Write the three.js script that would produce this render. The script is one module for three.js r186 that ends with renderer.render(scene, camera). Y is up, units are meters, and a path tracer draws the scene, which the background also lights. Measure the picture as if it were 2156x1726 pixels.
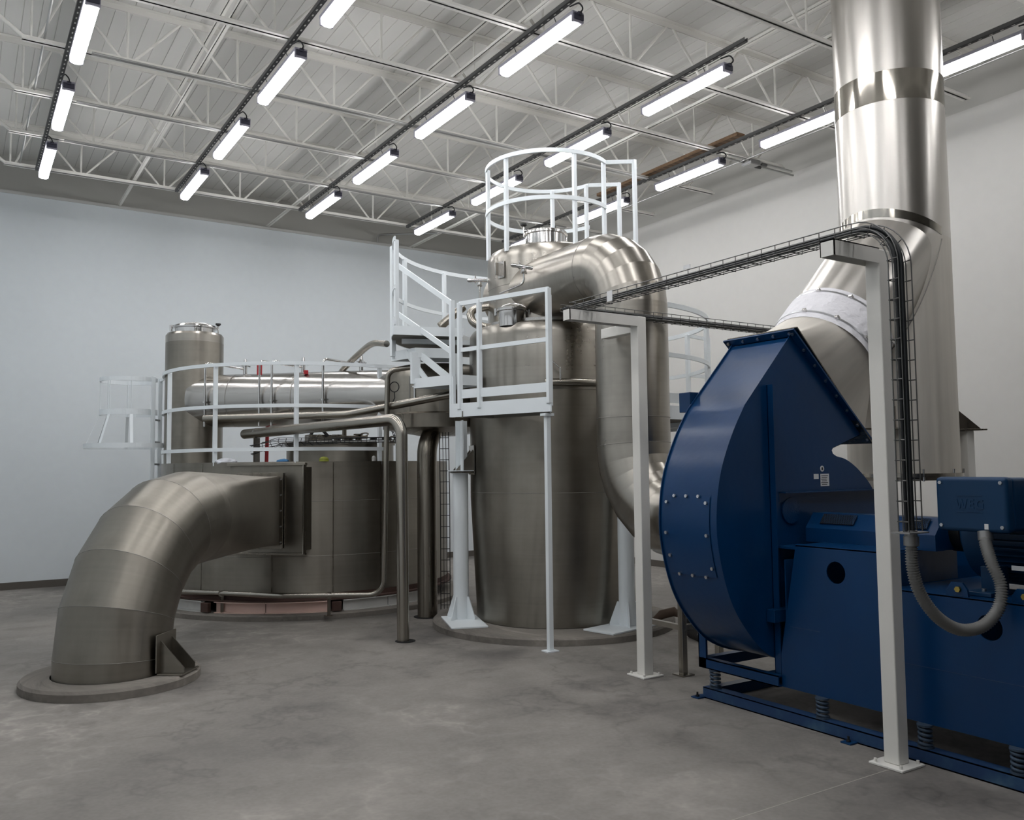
import * as THREE from 'three';
import { mergeGeometries } from 'three/addons/utils/BufferGeometryUtils.js';
import { RoundedBoxGeometry } from 'three/addons/geometries/RoundedBoxGeometry.js';
import { MarchingCubes } from 'three/addons/objects/MarchingCubes.js';
import { FontLoader } from 'three/addons/loaders/FontLoader.js';
import { TextGeometry } from 'three/addons/geometries/TextGeometry.js';
import { RectAreaLightUniformsLib } from 'three/addons/lights/RectAreaLightUniformsLib.js';
import { Brush, Evaluator, SUBTRACTION } from 'three-bvh-csg';

// ---------------------------------------------------------------- camera, exposure, light levels
const scene = new THREE.Scene();
const D2R = Math.PI / 180;
const camera = new THREE.PerspectiveCamera(2 * Math.atan(863 / 1820) / D2R, 2156 / 1726, 0.05, 60);
camera.position.set(0, 1.6, 0);
camera.rotation.set(3.86 * D2R, -32.6 * D2R, -0.62 * D2R, 'YXZ');
scene.add(camera);
const renderer = new THREE.WebGLRenderer({ antialias: true });
renderer.toneMapping = THREE.LinearToneMapping;
renderer.toneMappingExposure = 0.625;
renderer.shadowMap.enabled = true;
RectAreaLightUniformsLib.init();
scene.background = new THREE.Color(0x000000);
const LAMP_RADIANCE = 24, GLOW = 34;                       // strip lights: the rectangle below the lens, and the lens itself
const LAMP_COLOR = new THREE.Color().setRGB(0.99, 0.985, 1.0);

// ---------------------------------------------------------------- seeded noise and textures
function rng(seed) { let s = seed >>> 0; return () => { s = (s + 0x6D2B79F5) >>> 0; let t = s; t = Math.imul(t ^ (t >>> 15), t | 1); t ^= t + Math.imul(t ^ (t >>> 7), t | 61); return ((t ^ (t >>> 14)) >>> 0) / 4294967296; }; }
function noiseGrid(n, m, seed) { const r = rng(seed), g = new Float32Array(n * m); for (let i = 0; i < n * m; i++) g[i] = r(); return (x, y) => { // periodic smooth value noise, x and y in 0..1
  x = (x - Math.floor(x)) * n; y = (y - Math.floor(y)) * m; const i = Math.floor(x) % n, j = Math.floor(y) % m, a = x - Math.floor(x), b = y - Math.floor(y), u = a * a * (3 - 2 * a), v = b * b * (3 - 2 * b), i1 = (i + 1) % n, j1 = (j + 1) % m;
  return (g[j * n + i] * (1 - u) + g[j * n + i1] * u) * (1 - v) + (g[j1 * n + i] * (1 - u) + g[j1 * n + i1] * u) * v; }; }
function fbm(n, m, oct, seed, gain = 0.5) { const L = []; for (let k = 0; k < oct; k++) L.push(noiseGrid(n << k, m << k, seed + 17 * k)); return (x, y) => { let s = 0, a = 1, t = 0; for (const f of L) { s += a * f(x, y); t += a; a *= gain; } return s / t; }; }
function tex(w, h, f, color, size) {                       // f(u, v) -> [r, g, b] or a grey, 0..1; size = metres that one repeat covers
  const d = new Uint8Array(w * h * 4);
  for (let j = 0; j < h; j++) for (let i = 0; i < w; i++) { const c = f(i / w, j / h), o = (j * w + i) * 4, g = typeof c === 'number'; for (let k = 0; k < 3; k++) d[o + k] = Math.max(0, Math.min(255, 255 * (g ? c : c[k]))); d[o + 3] = 255; }
  const t = new THREE.DataTexture(d, w, h); t.wrapS = t.wrapT = THREE.RepeatWrapping; t.magFilter = THREE.LinearFilter; t.minFilter = THREE.LinearMipmapLinearFilter; t.generateMipmaps = true;
  if (color) t.colorSpace = THREE.SRGBColorSpace; t.repeat.set(1 / size, 1 / size); t.needsUpdate = true; return t;
}
const std = (o) => new THREE.MeshStandardMaterial(o), phys = (o) => new THREE.MeshPhysicalMaterial(o);
const lin = (r, g, b) => new THREE.Color().setRGB(r, g, b);

// floor: power-trowelled concrete, cloudy with pale scuffs and darker patches
const fA = fbm(5, 5, 6, 11, 0.55), fB = fbm(3, 3, 4, 71), fC = fbm(40, 40, 3, 5), fD = fbm(4, 22, 5, 401, 0.6), fV = fbm(9, 9, 5, 55, 0.6), fW = fbm(14, 14, 5, 56, 0.62), fS = noiseGrid(420, 420, 57);
const floorMap = tex(2048, 2048, (u, v) => { const cloud = fA(u, v), patch = fB(u, v), fine = fC(u, v), mask = Math.max(0, Math.min(1, (patch * 0.5 + fA(v, u) * 0.6 - 0.47) * 6));
  let t = 0.50 + 0.17 * (cloud - 0.5) + 0.10 * (patch - 0.5) + 0.06 * (fine - 0.5) + 0.05 * (fD(u, v) - 0.5) + 0.03 * (fS(u, v) - 0.5);
  const vein = Math.pow(Math.max(0, 1 - Math.abs(2 * fV(u + 0.03 * (fine - 0.5), v) - 1) * 5), 2), vein2 = Math.pow(Math.max(0, 1 - Math.abs(2 * fW(u, v) - 1) * 6), 2); t += mask * (0.06 * vein + 0.05 * vein2 + 0.10 * Math.max(0, fW(v, u) - 0.5)) ; const dark = Math.max(0, 0.43 - fA(v + 0.3, u)); t -= dark * 0.6 + 0.05 * (1 - mask) * vein2;
  return [t * 1.02, t * 0.985, t * 0.945]; }, true, 6.5);
const floorRough = tex(512, 512, (u, v) => 0.50 + 0.4 * fA(u, v), false, 6.5);
const M = {};
M.floor = std({ map: floorMap, roughnessMap: floorRough, roughness: 1, metalness: 0 });
const wA = fbm(4, 4, 5, 33), wF = fbm(64, 64, 2, 34);
const wallMap = tex(512, 512, (u, v) => { const t = 0.865 + 0.022 * (wA(u, v) - 0.5) + 0.012 * (wF(u, v) - 0.5); return [t * 0.962, t * 0.99, t * 1.005]; }, true, 5);
M.wall = std({ map: wallMap, roughness: 0.85 }); M.wallBounceTint = std({ map: wallMap, color: '#ebe3db', roughness: 0.85 });  // side wall tint paints light in: dimmed against near lamps, warmed for floor bounce
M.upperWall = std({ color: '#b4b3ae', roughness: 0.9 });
const dA = fbm(3, 3, 5, 91), dS = fbm(60, 3, 3, 92);
const deckMap = tex(512, 512, (u, v) => { const t = 0.82 + 0.035 * (dA(u, v) - 0.5) + 0.012 * (dS(u, v) - 0.5) - 0.25 * Math.max(0, dA(v, u + 0.2) - 0.66); return [t, t * 0.993, t * 0.972]; }, true, 4);
M.deck = std({ map: deckMap, roughness: 0.85 });
M.joist = std({ color: '#e0ded8', roughness: 0.6 });
M.whiteSteel = std({ color: '#e6ecef', roughness: 0.42 });
M.postWhite = std({ color: '#dcdad4', roughness: 0.5 });
M.baseboard = std({ color: '#57524c', roughness: 0.7 });
M.ledge = std({ color: '#b9b9b6', roughness: 0.8 });
// stainless steel: mill finish, blotched and lightly waved
const sA = fbm(4, 4, 5, 201, 0.55), sV = fbm(48, 2, 4, 202), sH = fbm(2, 90, 3, 203), sW = fbm(5, 5, 3, 204, 0.4), sD = fbm(7, 7, 4, 205);
const steelMap = tex(1024, 1024, (u, v) => { let t = 0.80 + 0.16 * (sA(u, v) - 0.5) + 0.05 * (sV(u, v) - 0.5) + 0.035 * (sH(u, v) - 0.5) - 0.22 * Math.max(0, sD(u, v) - 0.62); return [t * 1.0, t * 0.98, t * 0.945]; }, true, 1.9);
const steelRough = tex(1024, 1024, (u, v) => 0.68 + 0.22 * (sA(u + 0.4, v) - 0.5) + 0.16 * (sV(u, v) - 0.5) + 0.08 * (sH(u, v) - 0.5) + 0.25 * Math.max(0, sD(u, v) - 0.6), false, 1.9);
const steelBump = tex(512, 512, (u, v) => sW(u, v), false, 1.3);
// drawn or rolled steel: soft streaks along the length
const streakMap = tex(512, 512, (u, v) => { const t = 0.84 + 0.07 * (sV(u, v) - 0.5) + 0.04 * (sA(u, v) - 0.5); return [t, t * 0.988, t * 0.965]; }, true, 2.3);
const streakRough = tex(512, 512, (u, v) => 0.70 + 0.30 * (sV(u, v + 0.3) - 0.5) + 0.14 * (sA(u, v) - 0.5), false, 2.3);
M.steel = phys({ map: steelMap, roughnessMap: steelRough, roughness: 0.45, metalness: 1, color: lin(0.60, 0.588, 0.567), bumpMap: steelBump, bumpScale: 0.002 , anisotropy: 0.7, anisotropyRotation: Math.PI / 2 });
M.steelDull = phys({ map: steelMap, roughnessMap: steelRough, roughness: 0.60, metalness: 1, color: lin(0.48, 0.466, 0.438), bumpMap: steelBump, bumpScale: 0.004 , anisotropy: 0.7, anisotropyRotation: Math.PI / 2 });
M.stackDull = std({ map: streakMap, roughnessMap: streakRough, roughness: 1.0, metalness: 1, color: lin(1.0, 0.985, 0.955) });
M.steelStack = phys({ map: streakMap, roughnessMap: streakRough, roughness: 0.50, metalness: 1, color: lin(0.90, 0.885, 0.87) , anisotropy: 0.7, anisotropyRotation: Math.PI / 2 });
M.steelBand = std({ map: streakMap, roughnessMap: streakRough, roughness: 0.16, metalness: 1, color: lin(0.80, 0.775, 0.73) });
M.steelBright = phys({ map: streakMap, roughnessMap: streakRough, roughness: 0.34, metalness: 1, color: lin(0.68, 0.68, 0.685) , anisotropy: 0.7, anisotropyRotation: Math.PI / 2 });
M.pipe = phys({ map: streakMap, roughnessMap: streakRough, roughness: 0.36, metalness: 1, color: lin(0.54, 0.52, 0.485) , anisotropy: 0.7, anisotropyRotation: Math.PI / 2 });
M.pipeDark = phys({ map: streakMap, roughnessMap: streakRough, roughness: 0.42, metalness: 1, color: lin(0.36, 0.335, 0.30) , anisotropy: 0.7, anisotropyRotation: Math.PI / 2 });
M.chrome = std({ color: lin(0.62, 0.61, 0.6), roughness: 0.12, metalness: 1 });
M.seam = std({ color: lin(0.30, 0.29, 0.27), roughness: 0.55, metalness: 1 });
M.galv = std({ color: lin(0.30, 0.30, 0.30), roughness: 0.5, metalness: 0.9 });
M.strut = std({ color: lin(0.085, 0.085, 0.085), roughness: 0.55, metalness: 0.4 });
M.conduit = std({ color: lin(0.42, 0.42, 0.41), roughness: 0.55, metalness: 1 });
// fan paint: deep blue gloss with an orange-peel surface
const bA = fbm(30, 30, 3, 301), bB = fbm(4, 4, 4, 302);
const blueMap = tex(512, 512, (u, v) => { const t = 1 + 0.14 * (bB(u, v) - 0.5); return [0.02 * t, 0.20 * t, 0.36 * t]; }, true, 1.6);
const blueBump = tex(512, 512, (u, v) => 0.6 * bA(u, v) + 0.4 * bB(u, v), false, 1.2);
M.blue = phys({ map: blueMap, roughness: 0.3, specularIntensity: 0.5, clearcoat: 0.12, clearcoatRoughness: 0.2, bumpMap: blueBump, bumpScale: 0.0012 });
M.blueDusty = phys({ map: tex(512, 512, (u, v) => { const d = Math.max(0, fA(u, v) - 0.5) * 1.6 * (0.4 + fC(u, v)), m = Math.min(0.5, d); return [0.06 + 0.32 * m, 0.20 + 0.28 * m, 0.36 + 0.16 * m]; }, true, 1.1), roughness: 0.6 });
M.motor = phys({ color: '#0d3557', roughness: 0.42, specularIntensity: 0.6 });
M.spring = std({ color: '#3c4c5e', roughness: 0.5, metalness: 0.3 });
M.darkHole = std({ color: '#050608', roughness: 0.9 });
M.bolt = std({ color: lin(0.55, 0.56, 0.58), roughness: 0.28, metalness: 1 });
M.brass = std({ color: '#b8a35a', roughness: 0.35, metalness: 1 });
M.black = std({ color: '#101214', roughness: 0.5 });
M.cable = std({ color: '#0d1114', roughness: 0.45 });
M.cableGreen = std({ color: '#12251c', roughness: 0.45 });
M.wire = std({ color: lin(0.16, 0.16, 0.155), roughness: 0.4, metalness: 1 });
M.flexGrey = std({ color: '#6d6d6b', roughness: 0.55 });
M.fabric = std({ color: '#e3e2e6', roughness: 0.8, bumpMap: tex(512, 512, (u, v) => sD(u, v) * 0.7 + 0.3 * sA(u * 2, v * 2), false, 0.5), bumpScale: 0.02 });
M.concretePlinth = std({ map: floorMap, roughness: 0.9, color: '#f0eeea' });
M.red = std({ color: '#a3232a', roughness: 0.45 });
M.pinkBeam = std({ color: '#d9bdb2', roughness: 0.6 });
M.palePaint = std({ color: '#c6c5c2', roughness: 0.6 });
M.rust = std({ color: '#4a352e', roughness: 0.75 });
M.wood = std({ map: tex(512, 128, (u, v) => { const g = sH(v, u) * 0.5 + 0.5 * noiseWood(u, v); return [0.55 * (0.75 + 0.4 * g), 0.44 * (0.75 + 0.4 * g), 0.34 * (0.75 + 0.4 * g)]; }, true, 1), roughness: 0.75 });
function noiseWood(u, v) { return 0.5 + 0.5 * Math.sin(v * 60 + 6 * sA(u, v)); }
M.lens = std({ color: '#ffffff', emissive: LAMP_COLOR, emissiveIntensity: GLOW, roughness: 0.5 });
M.fixture = std({ color: '#9c9aa6', roughness: 0.5 });
M.fixtureDark = std({ color: '#3a3a48', roughness: 0.5 });
M.paper = std({ color: '#d8d9da', roughness: 0.6 });
M.grating = std({ color: '#77756f', roughness: 0.7 });

// ---------------------------------------------------------------- geometry helpers
const V = (x, y, z) => new THREE.Vector3(x, y, z);
function clean(g) { let q = g.index ? g.toNonIndexed() : g; const o = new THREE.BufferGeometry(); o.setAttribute('position', q.attributes.position.clone()); if (!q.attributes.normal) q.computeVertexNormals(); o.setAttribute('normal', q.attributes.normal.clone());
  if (q.attributes.uv) o.setAttribute('uv', q.attributes.uv.clone()); else o.setAttribute('uv', new THREE.BufferAttribute(new Float32Array(q.attributes.position.count * 2), 2)); return o; }
function boxUV(g) { const p = g.attributes.position, n = g.attributes.normal, uv = g.attributes.uv; for (let i = 0; i < p.count; i++) { const ax = Math.abs(n.getX(i)), ay = Math.abs(n.getY(i)), az = Math.abs(n.getZ(i)); if (ay >= ax && ay >= az) uv.setXY(i, p.getX(i), p.getZ(i)); else if (ax >= az) uv.setXY(i, p.getZ(i), p.getY(i)); else uv.setXY(i, p.getX(i), p.getY(i)); } return g; }
function merge(list) { const L = (Array.isArray(list) ? list : [list]).map((g) => (g.userData && g.userData.clean ? g : clean(g))); const m = L.length === 1 ? L[0] : mergeGeometries(L, false); return m; }
function box(x0, y0, z0, x1, y1, z1, bevel = 0) {           // corner to corner
  const w = Math.abs(x1 - x0), h = Math.abs(y1 - y0), d = Math.abs(z1 - z0), b = Math.min(bevel, w * 0.45, h * 0.45, d * 0.45);
  const g = clean(b > 0 ? new RoundedBoxGeometry(w, h, d, 1, b) : new THREE.BoxGeometry(w, h, d)); g.translate((x0 + x1) / 2, (y0 + y1) / 2, (z0 + z1) / 2); return boxUV(g);
}
function frameOf(a, b, up = V(0, 1, 0)) { const t = b.clone().sub(a).normalize(); let u = up.clone(); if (Math.abs(t.dot(u)) > 0.985) u = V(1, 0, 0); const s = new THREE.Vector3().crossVectors(u, t).normalize(), n = new THREE.Vector3().crossVectors(t, s).normalize(); return new THREE.Matrix4().makeBasis(s, n, t); }
function bar(a, b, w, h, up, bevel = 0) {                   // rectangular bar from a to b; h along up, w across
  const L = a.distanceTo(b), g = boxUV(box(-w / 2, -h / 2, 0, w / 2, h / 2, L, bevel)); const m = frameOf(a, b, up); m.setPosition(a); g.applyMatrix4(m); return g; }
function rod(a, b, r, seg = 10, r2 = r) { const L = a.distanceTo(b), g = clean(new THREE.CylinderGeometry(r2, r, L, seg, 1)); const uv = g.attributes.uv; for (let i = 0; i < uv.count; i++) uv.setXY(i, uv.getX(i) * 2 * Math.PI * r, uv.getY(i) * L); g.translate(0, L / 2, 0);
  const q = new THREE.Quaternion().setFromUnitVectors(V(0, 1, 0), b.clone().sub(a).normalize()); g.applyQuaternion(q); g.translate(a.x, a.y, a.z); return g; }
function cyl(x, y0, y1, z, r, seg = 32, r2 = r) { return rod(V(x, y0, z), V(x, y1, z), r, seg, r2); }
function fillet(pts, rad, n = 8) {                          // polyline with rounded corners
  const out = [pts[0].clone()]; for (let i = 1; i < pts.length - 1; i++) { const a = pts[i - 1], b = pts[i], c = pts[i + 1], d1 = a.clone().sub(b), d2 = c.clone().sub(b), l1 = d1.length(), l2 = d2.length(); d1.normalize(); d2.normalize(); const ang = d1.angleTo(d2); if (ang > 3.05) { out.push(b.clone()); continue; }
    const R = Array.isArray(rad) ? rad[i - 1] : rad; let t = Math.min(R / Math.tan(ang / 2), l1 * 0.49, l2 * 0.49); const r = t * Math.tan(ang / 2), mid = d1.clone().add(d2).normalize(), cen = b.clone().addScaledVector(mid, r / Math.sin(ang / 2)); const p0 = b.clone().addScaledVector(d1, t), p1 = b.clone().addScaledVector(d2, t), e0 = p0.clone().sub(cen), e1 = p1.clone().sub(cen), tot = e0.angleTo(e1), ax = new THREE.Vector3().crossVectors(e0, e1).normalize();
    for (let k = 0; k <= n; k++) out.push(cen.clone().add(e0.clone().applyAxisAngle(ax, tot * k / n))); }
  out.push(pts[pts.length - 1].clone()); return out; }
function sweep(pts, r, seg = 16, caps = true, flat = false) { // tube along points; r is a number or a list
  const n = pts.length, T = []; for (let i = 0; i < n; i++) { const t = V(0, 0, 0); if (i > 0) t.add(pts[i].clone().sub(pts[i - 1]).normalize()); if (i < n - 1) t.add(pts[i + 1].clone().sub(pts[i]).normalize()); T.push(t.normalize()); }
  let N = Math.abs(T[0].y) < 0.9 ? V(0, 1, 0) : V(1, 0, 0); N.sub(T[0].clone().multiplyScalar(N.dot(T[0]))).normalize(); const P = [], NN = [], U = [], I = []; let len = 0;
  for (let i = 0; i < n; i++) { if (i > 0) { const q = new THREE.Quaternion().setFromUnitVectors(T[i - 1], T[i]); N.applyQuaternion(q); len += pts[i].distanceTo(pts[i - 1]); } const B = new THREE.Vector3().crossVectors(T[i], N); const rr = Array.isArray(r) ? r[i] : r;
    let miter = 1, mdir = null; if (i > 0 && i < n - 1) { const d1 = pts[i].clone().sub(pts[i - 1]).normalize(), d2 = pts[i + 1].clone().sub(pts[i]).normalize(), c = Math.cos(d1.angleTo(d2) / 2); if (c < 0.9999) { miter = 1 / c; mdir = d2.clone().sub(d1).normalize(); } }
    for (let k = 0; k <= seg; k++) { const a = 2 * Math.PI * k / seg, d = N.clone().multiplyScalar(Math.cos(a)).addScaledVector(B, Math.sin(a)), o = d.clone(); if (mdir) o.addScaledVector(mdir, o.dot(mdir) * (miter - 1)); P.push(pts[i].x + o.x * rr, pts[i].y + o.y * rr, pts[i].z + o.z * rr); NN.push(d.x, d.y, d.z); U.push(a * rr, len); } }
  for (let i = 0; i < n - 1; i++) for (let k = 0; k < seg; k++) { const a = i * (seg + 1) + k, b = a + seg + 1; I.push(a, a + 1, b, b, a + 1, b + 1); }
  const g = new THREE.BufferGeometry(); g.setAttribute('position', new THREE.Float32BufferAttribute(P, 3)); g.setAttribute('normal', new THREE.Float32BufferAttribute(NN, 3)); g.setAttribute('uv', new THREE.Float32BufferAttribute(U, 2)); g.setIndex(I); let c = clean(g); if (flat) { c = c.clone(); c.computeVertexNormals(); }
  if (!caps) return c; const cap = (i, s) => { const rr = Array.isArray(r) ? r[i] : r, q = clean(new THREE.CircleGeometry(rr, seg)); const t = T[i].clone().multiplyScalar(s); q.applyQuaternion(new THREE.Quaternion().setFromUnitVectors(V(0, 0, 1), t)); q.translate(pts[i].x, pts[i].y, pts[i].z); return q; };
  return mergeGeometries([c, cap(0, -1), cap(n - 1, 1)], false); }
function lathe(profile, x, z, seg = 64, crease = 0.5) {     // profile [[r, y], ...] bottom to top, metres uv, creased at corners
  const P = [], N = [], U = [], I = []; let len = 0; const segN = []; for (let i = 0; i < profile.length - 1; i++) { const dr = profile[i + 1][0] - profile[i][0], dy = profile[i + 1][1] - profile[i][1], l = Math.hypot(dr, dy) || 1; segN.push([dy / l, -dr / l]); }
  for (let i = 0; i < profile.length - 1; i++) { const l = Math.hypot(profile[i + 1][0] - profile[i][0], profile[i + 1][1] - profile[i][1]); const base = P.length / 3; for (let e = 0; e < 2; e++) { const [r, y] = profile[i + e]; let nn = segN[i]; const o = segN[i + (e ? 1 : -1)]; if (o && nn[0] * o[0] + nn[1] * o[1] > Math.cos(crease)) { const a = nn[0] + o[0], b = nn[1] + o[1], h = Math.hypot(a, b); nn = [a / h, b / h]; }
      for (let k = 0; k <= seg; k++) { const a = 2 * Math.PI * k / seg, c = Math.cos(a), s = Math.sin(a); P.push(x + r * c, y, z + r * s); N.push(nn[0] * c, nn[1], nn[0] * s); U.push(a * Math.max(r, 0.3), len + e * l); } }
    for (let k = 0; k < seg; k++) { const a = base + k, b = a + seg + 1; I.push(a, b, a + 1, b, b + 1, a + 1); } len += l; }
  const g = new THREE.BufferGeometry(); g.setAttribute('position', new THREE.Float32BufferAttribute(P, 3)); g.setAttribute('normal', new THREE.Float32BufferAttribute(N, 3)); g.setAttribute('uv', new THREE.Float32BufferAttribute(U, 2)); g.setIndex(I); return clean(g); }
const pol = (c, R, deg, y) => V(c[0] + R * Math.cos(deg * D2R), y, c[1] + R * Math.sin(deg * D2R));
function arcBar(c, r0, r1, a0, a1, y0, y1, n = 28) {        // sector of a ring with a rectangular section
  const s = new THREE.Shape(); for (let i = 0; i <= n; i++) { const a = (a0 + (a1 - a0) * i / n) * D2R; s[i ? 'lineTo' : 'moveTo'](r1 * Math.cos(a), r1 * Math.sin(a)); } for (let i = n; i >= 0; i--) { const a = (a0 + (a1 - a0) * i / n) * D2R; s.lineTo(r0 * Math.cos(a), r0 * Math.sin(a)); }
  const g = new THREE.ExtrudeGeometry(s, { depth: y1 - y0, bevelEnabled: false, curveSegments: 1 }); g.rotateX(Math.PI / 2); g.translate(c[0], y1, c[1]); return boxUV(clean(g)); }
function prism(poly, y0, y1) {                              // polygon [[x, z], ...] extruded upward
  const s = new THREE.Shape(poly.map((p) => new THREE.Vector2(p[0], p[1]))); const g = new THREE.ExtrudeGeometry(s, { depth: y1 - y0, bevelEnabled: false }); g.rotateX(Math.PI / 2); g.translate(0, y1, 0); return boxUV(clean(g)); }
function plateXY(poly, z0, z1, holes = []) {                // outline in x, y extruded along z
  const s = new THREE.Shape(poly.map((p) => new THREE.Vector2(p[0], p[1]))); for (const h of holes) s.holes.push(new THREE.Path(h.map((p) => new THREE.Vector2(p[0], p[1])))); const g = new THREE.ExtrudeGeometry(s, { depth: z1 - z0, bevelEnabled: false }); g.translate(0, 0, z0); return boxUV(clean(g)); }
function plateZY(poly, x0, x1, holes = []) { const g = plateXY(poly.map((p) => [-p[0], p[1]]), 0, x1 - x0, holes.map((h) => h.map((p) => [-p[0], p[1]]))); g.rotateY(Math.PI / 2); g.translate(x0, 0, 0); return boxUV(g); }

// ---------------------------------------------------------------- naming helpers
const taken = new Map();
function numbered(n) { const k = taken.get(n) || 0; taken.set(n, k + 1); return k ? `${n}_${String(k).padStart(3, '0')}` : n; }
function shade(m) { m.castShadow = true; m.receiveShadow = true; return m; }
function mesh(name, geos, mat, parent) { const m = shade(new THREE.Mesh(merge(geos), mat)); m.name = parent === scene ? numbered(name) : name; parent.add(m); return m; }
function shared(name, geo, mat, parent) { const m = shade(new THREE.Mesh(geo, mat)); m.name = name; parent.add(m); return m; }
function thing(name, label, category, at = [0, 0, 0], group) { const o = new THREE.Group(); o.name = numbered(name); o.userData = { label, category, kind: 'thing' }; if (group) o.userData.group = group; o.position.set(...at); scene.add(o); o.updateMatrixWorld(); return o; }
function part(o, name, geos, mat) { const g = merge(geos); const r = o.userData.origin || o.position; const top = o.parent === scene ? o.position : null; if (top) g.translate(-top.x, -top.y, -top.z); else { const w = new THREE.Vector3(); o.getWorldPosition(w); g.translate(-w.x, -w.y, -w.z); } const m = shade(new THREE.Mesh(g, mat)); m.name = name; o.add(m); return m; }
function single(name, label, category, geos, mat, group) { const m = mesh(name, geos, mat, scene); m.userData = { label, category, kind: 'thing' }; if (group) m.userData.group = group; return m; }
function struct(name, geos, mat, label) { const m = mesh(name, geos, mat, scene); m.userData = { kind: 'structure', label, category: name.split('_')[0] }; return m; }
// ---------------------------------------------------------------- the room
const XL = -0.7, XR = 9.52, ZB = -13.94, ZF = 6.5, HW = 5.6, HD = 6.12;
struct('floor', box(XL - 0.3, -0.3, ZB - 0.3, XR + 0.3, 0, ZF + 0.3), M.floor, 'grey trowelled concrete floor with cloudy stains');
const floorMesh = scene.children[scene.children.length - 1];
mesh('joint_sealant', box(1.6, -0.004, -2.873, 4.25, 0.0006, -2.868), std({ color: '#a9a49b', roughness: 0.8 }), floorMesh);
struct('wall_back', [box(XL, 0, ZB - 0.12, XR, HW, ZB), box(XL - 0.3, 0, ZB - 0.42, XR + 0.3, HD + 0.3, ZB - 0.12)], M.wall, 'smooth white back wall behind the round tank');
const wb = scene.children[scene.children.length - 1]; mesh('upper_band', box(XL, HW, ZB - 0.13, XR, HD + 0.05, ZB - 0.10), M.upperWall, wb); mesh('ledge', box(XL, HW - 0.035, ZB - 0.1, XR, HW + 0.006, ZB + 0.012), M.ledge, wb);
struct('wall_right', [box(XR, 0, ZB, XR + 0.1, HW, ZF), box(XR + 0.1, 0, ZB - 0.1, XR + 0.4, HD + 0.3, ZF + 0.3)], M.wallBounceTint, 'smooth white side wall behind the exhaust stack');
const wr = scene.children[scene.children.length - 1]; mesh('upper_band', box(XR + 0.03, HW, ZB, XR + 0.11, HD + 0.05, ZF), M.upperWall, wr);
struct('wall_left', box(XL - 0.3, 0, ZB - 0.1, XL, HD + 0.3, ZF + 0.3), M.wall, 'white side wall outside the view');
struct('wall_front', box(XL - 0.3, 0, ZF, XR + 0.3, HD + 0.3, ZF + 0.3), std({ color: '#4a4744', roughness: 0.9 }), 'grey block wall behind the viewer');
struct('baseboard_back', box(XL, 0, ZB, XR, 0.10, ZB + 0.018), M.baseboard, 'dark base strip along the back wall');
struct('baseboard_right', box(XR - 0.018, 0, ZB, XR, 0.10, ZF), M.baseboard, 'dark base strip along the side wall');
{ // roof deck: flat pans with narrow ribs running front to back
  const P = [], N = [], U = [], w = 0.152, gap = 0.008, up = 0.006; const quad = (x0, y0, x1, y1) => { const l = Math.hypot(x1 - x0, y1 - y0), nx = (y1 - y0) / l, ny = -(x1 - x0) / l; const z0 = ZB - 0.2, z1 = ZF + 0.1; for (const [x, y, z] of [[x0, y0, z0], [x1, y1, z0], [x1, y1, z1], [x0, y0, z0], [x1, y1, z1], [x0, y0, z1]]) { P.push(x, y, z); N.push(nx, ny, 0); U.push(x, z); } };
  for (let x = XL - 0.1; x < XR + 0.15; x += w) { quad(x, HD, x + w - gap, HD); quad(x + w - gap, HD, x + w - gap + 0.002, HD + up); quad(x + w - gap + 0.002, HD + up, x + w - 0.002, HD + up); quad(x + w - 0.002, HD + up, x + w, HD); }
  const g = new THREE.BufferGeometry(); g.setAttribute('position', new THREE.Float32BufferAttribute(P, 3)); g.setAttribute('normal', new THREE.Float32BufferAttribute(N, 3)); g.setAttribute('uv', new THREE.Float32BufferAttribute(U, 2));
  struct('ceiling', [g, box(XL - 0.3, HD + 0.008, ZB - 0.4, XR + 0.4, HD + 0.3, ZF + 0.3)], M.deck, 'pale painted metal roof deck');
}
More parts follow.
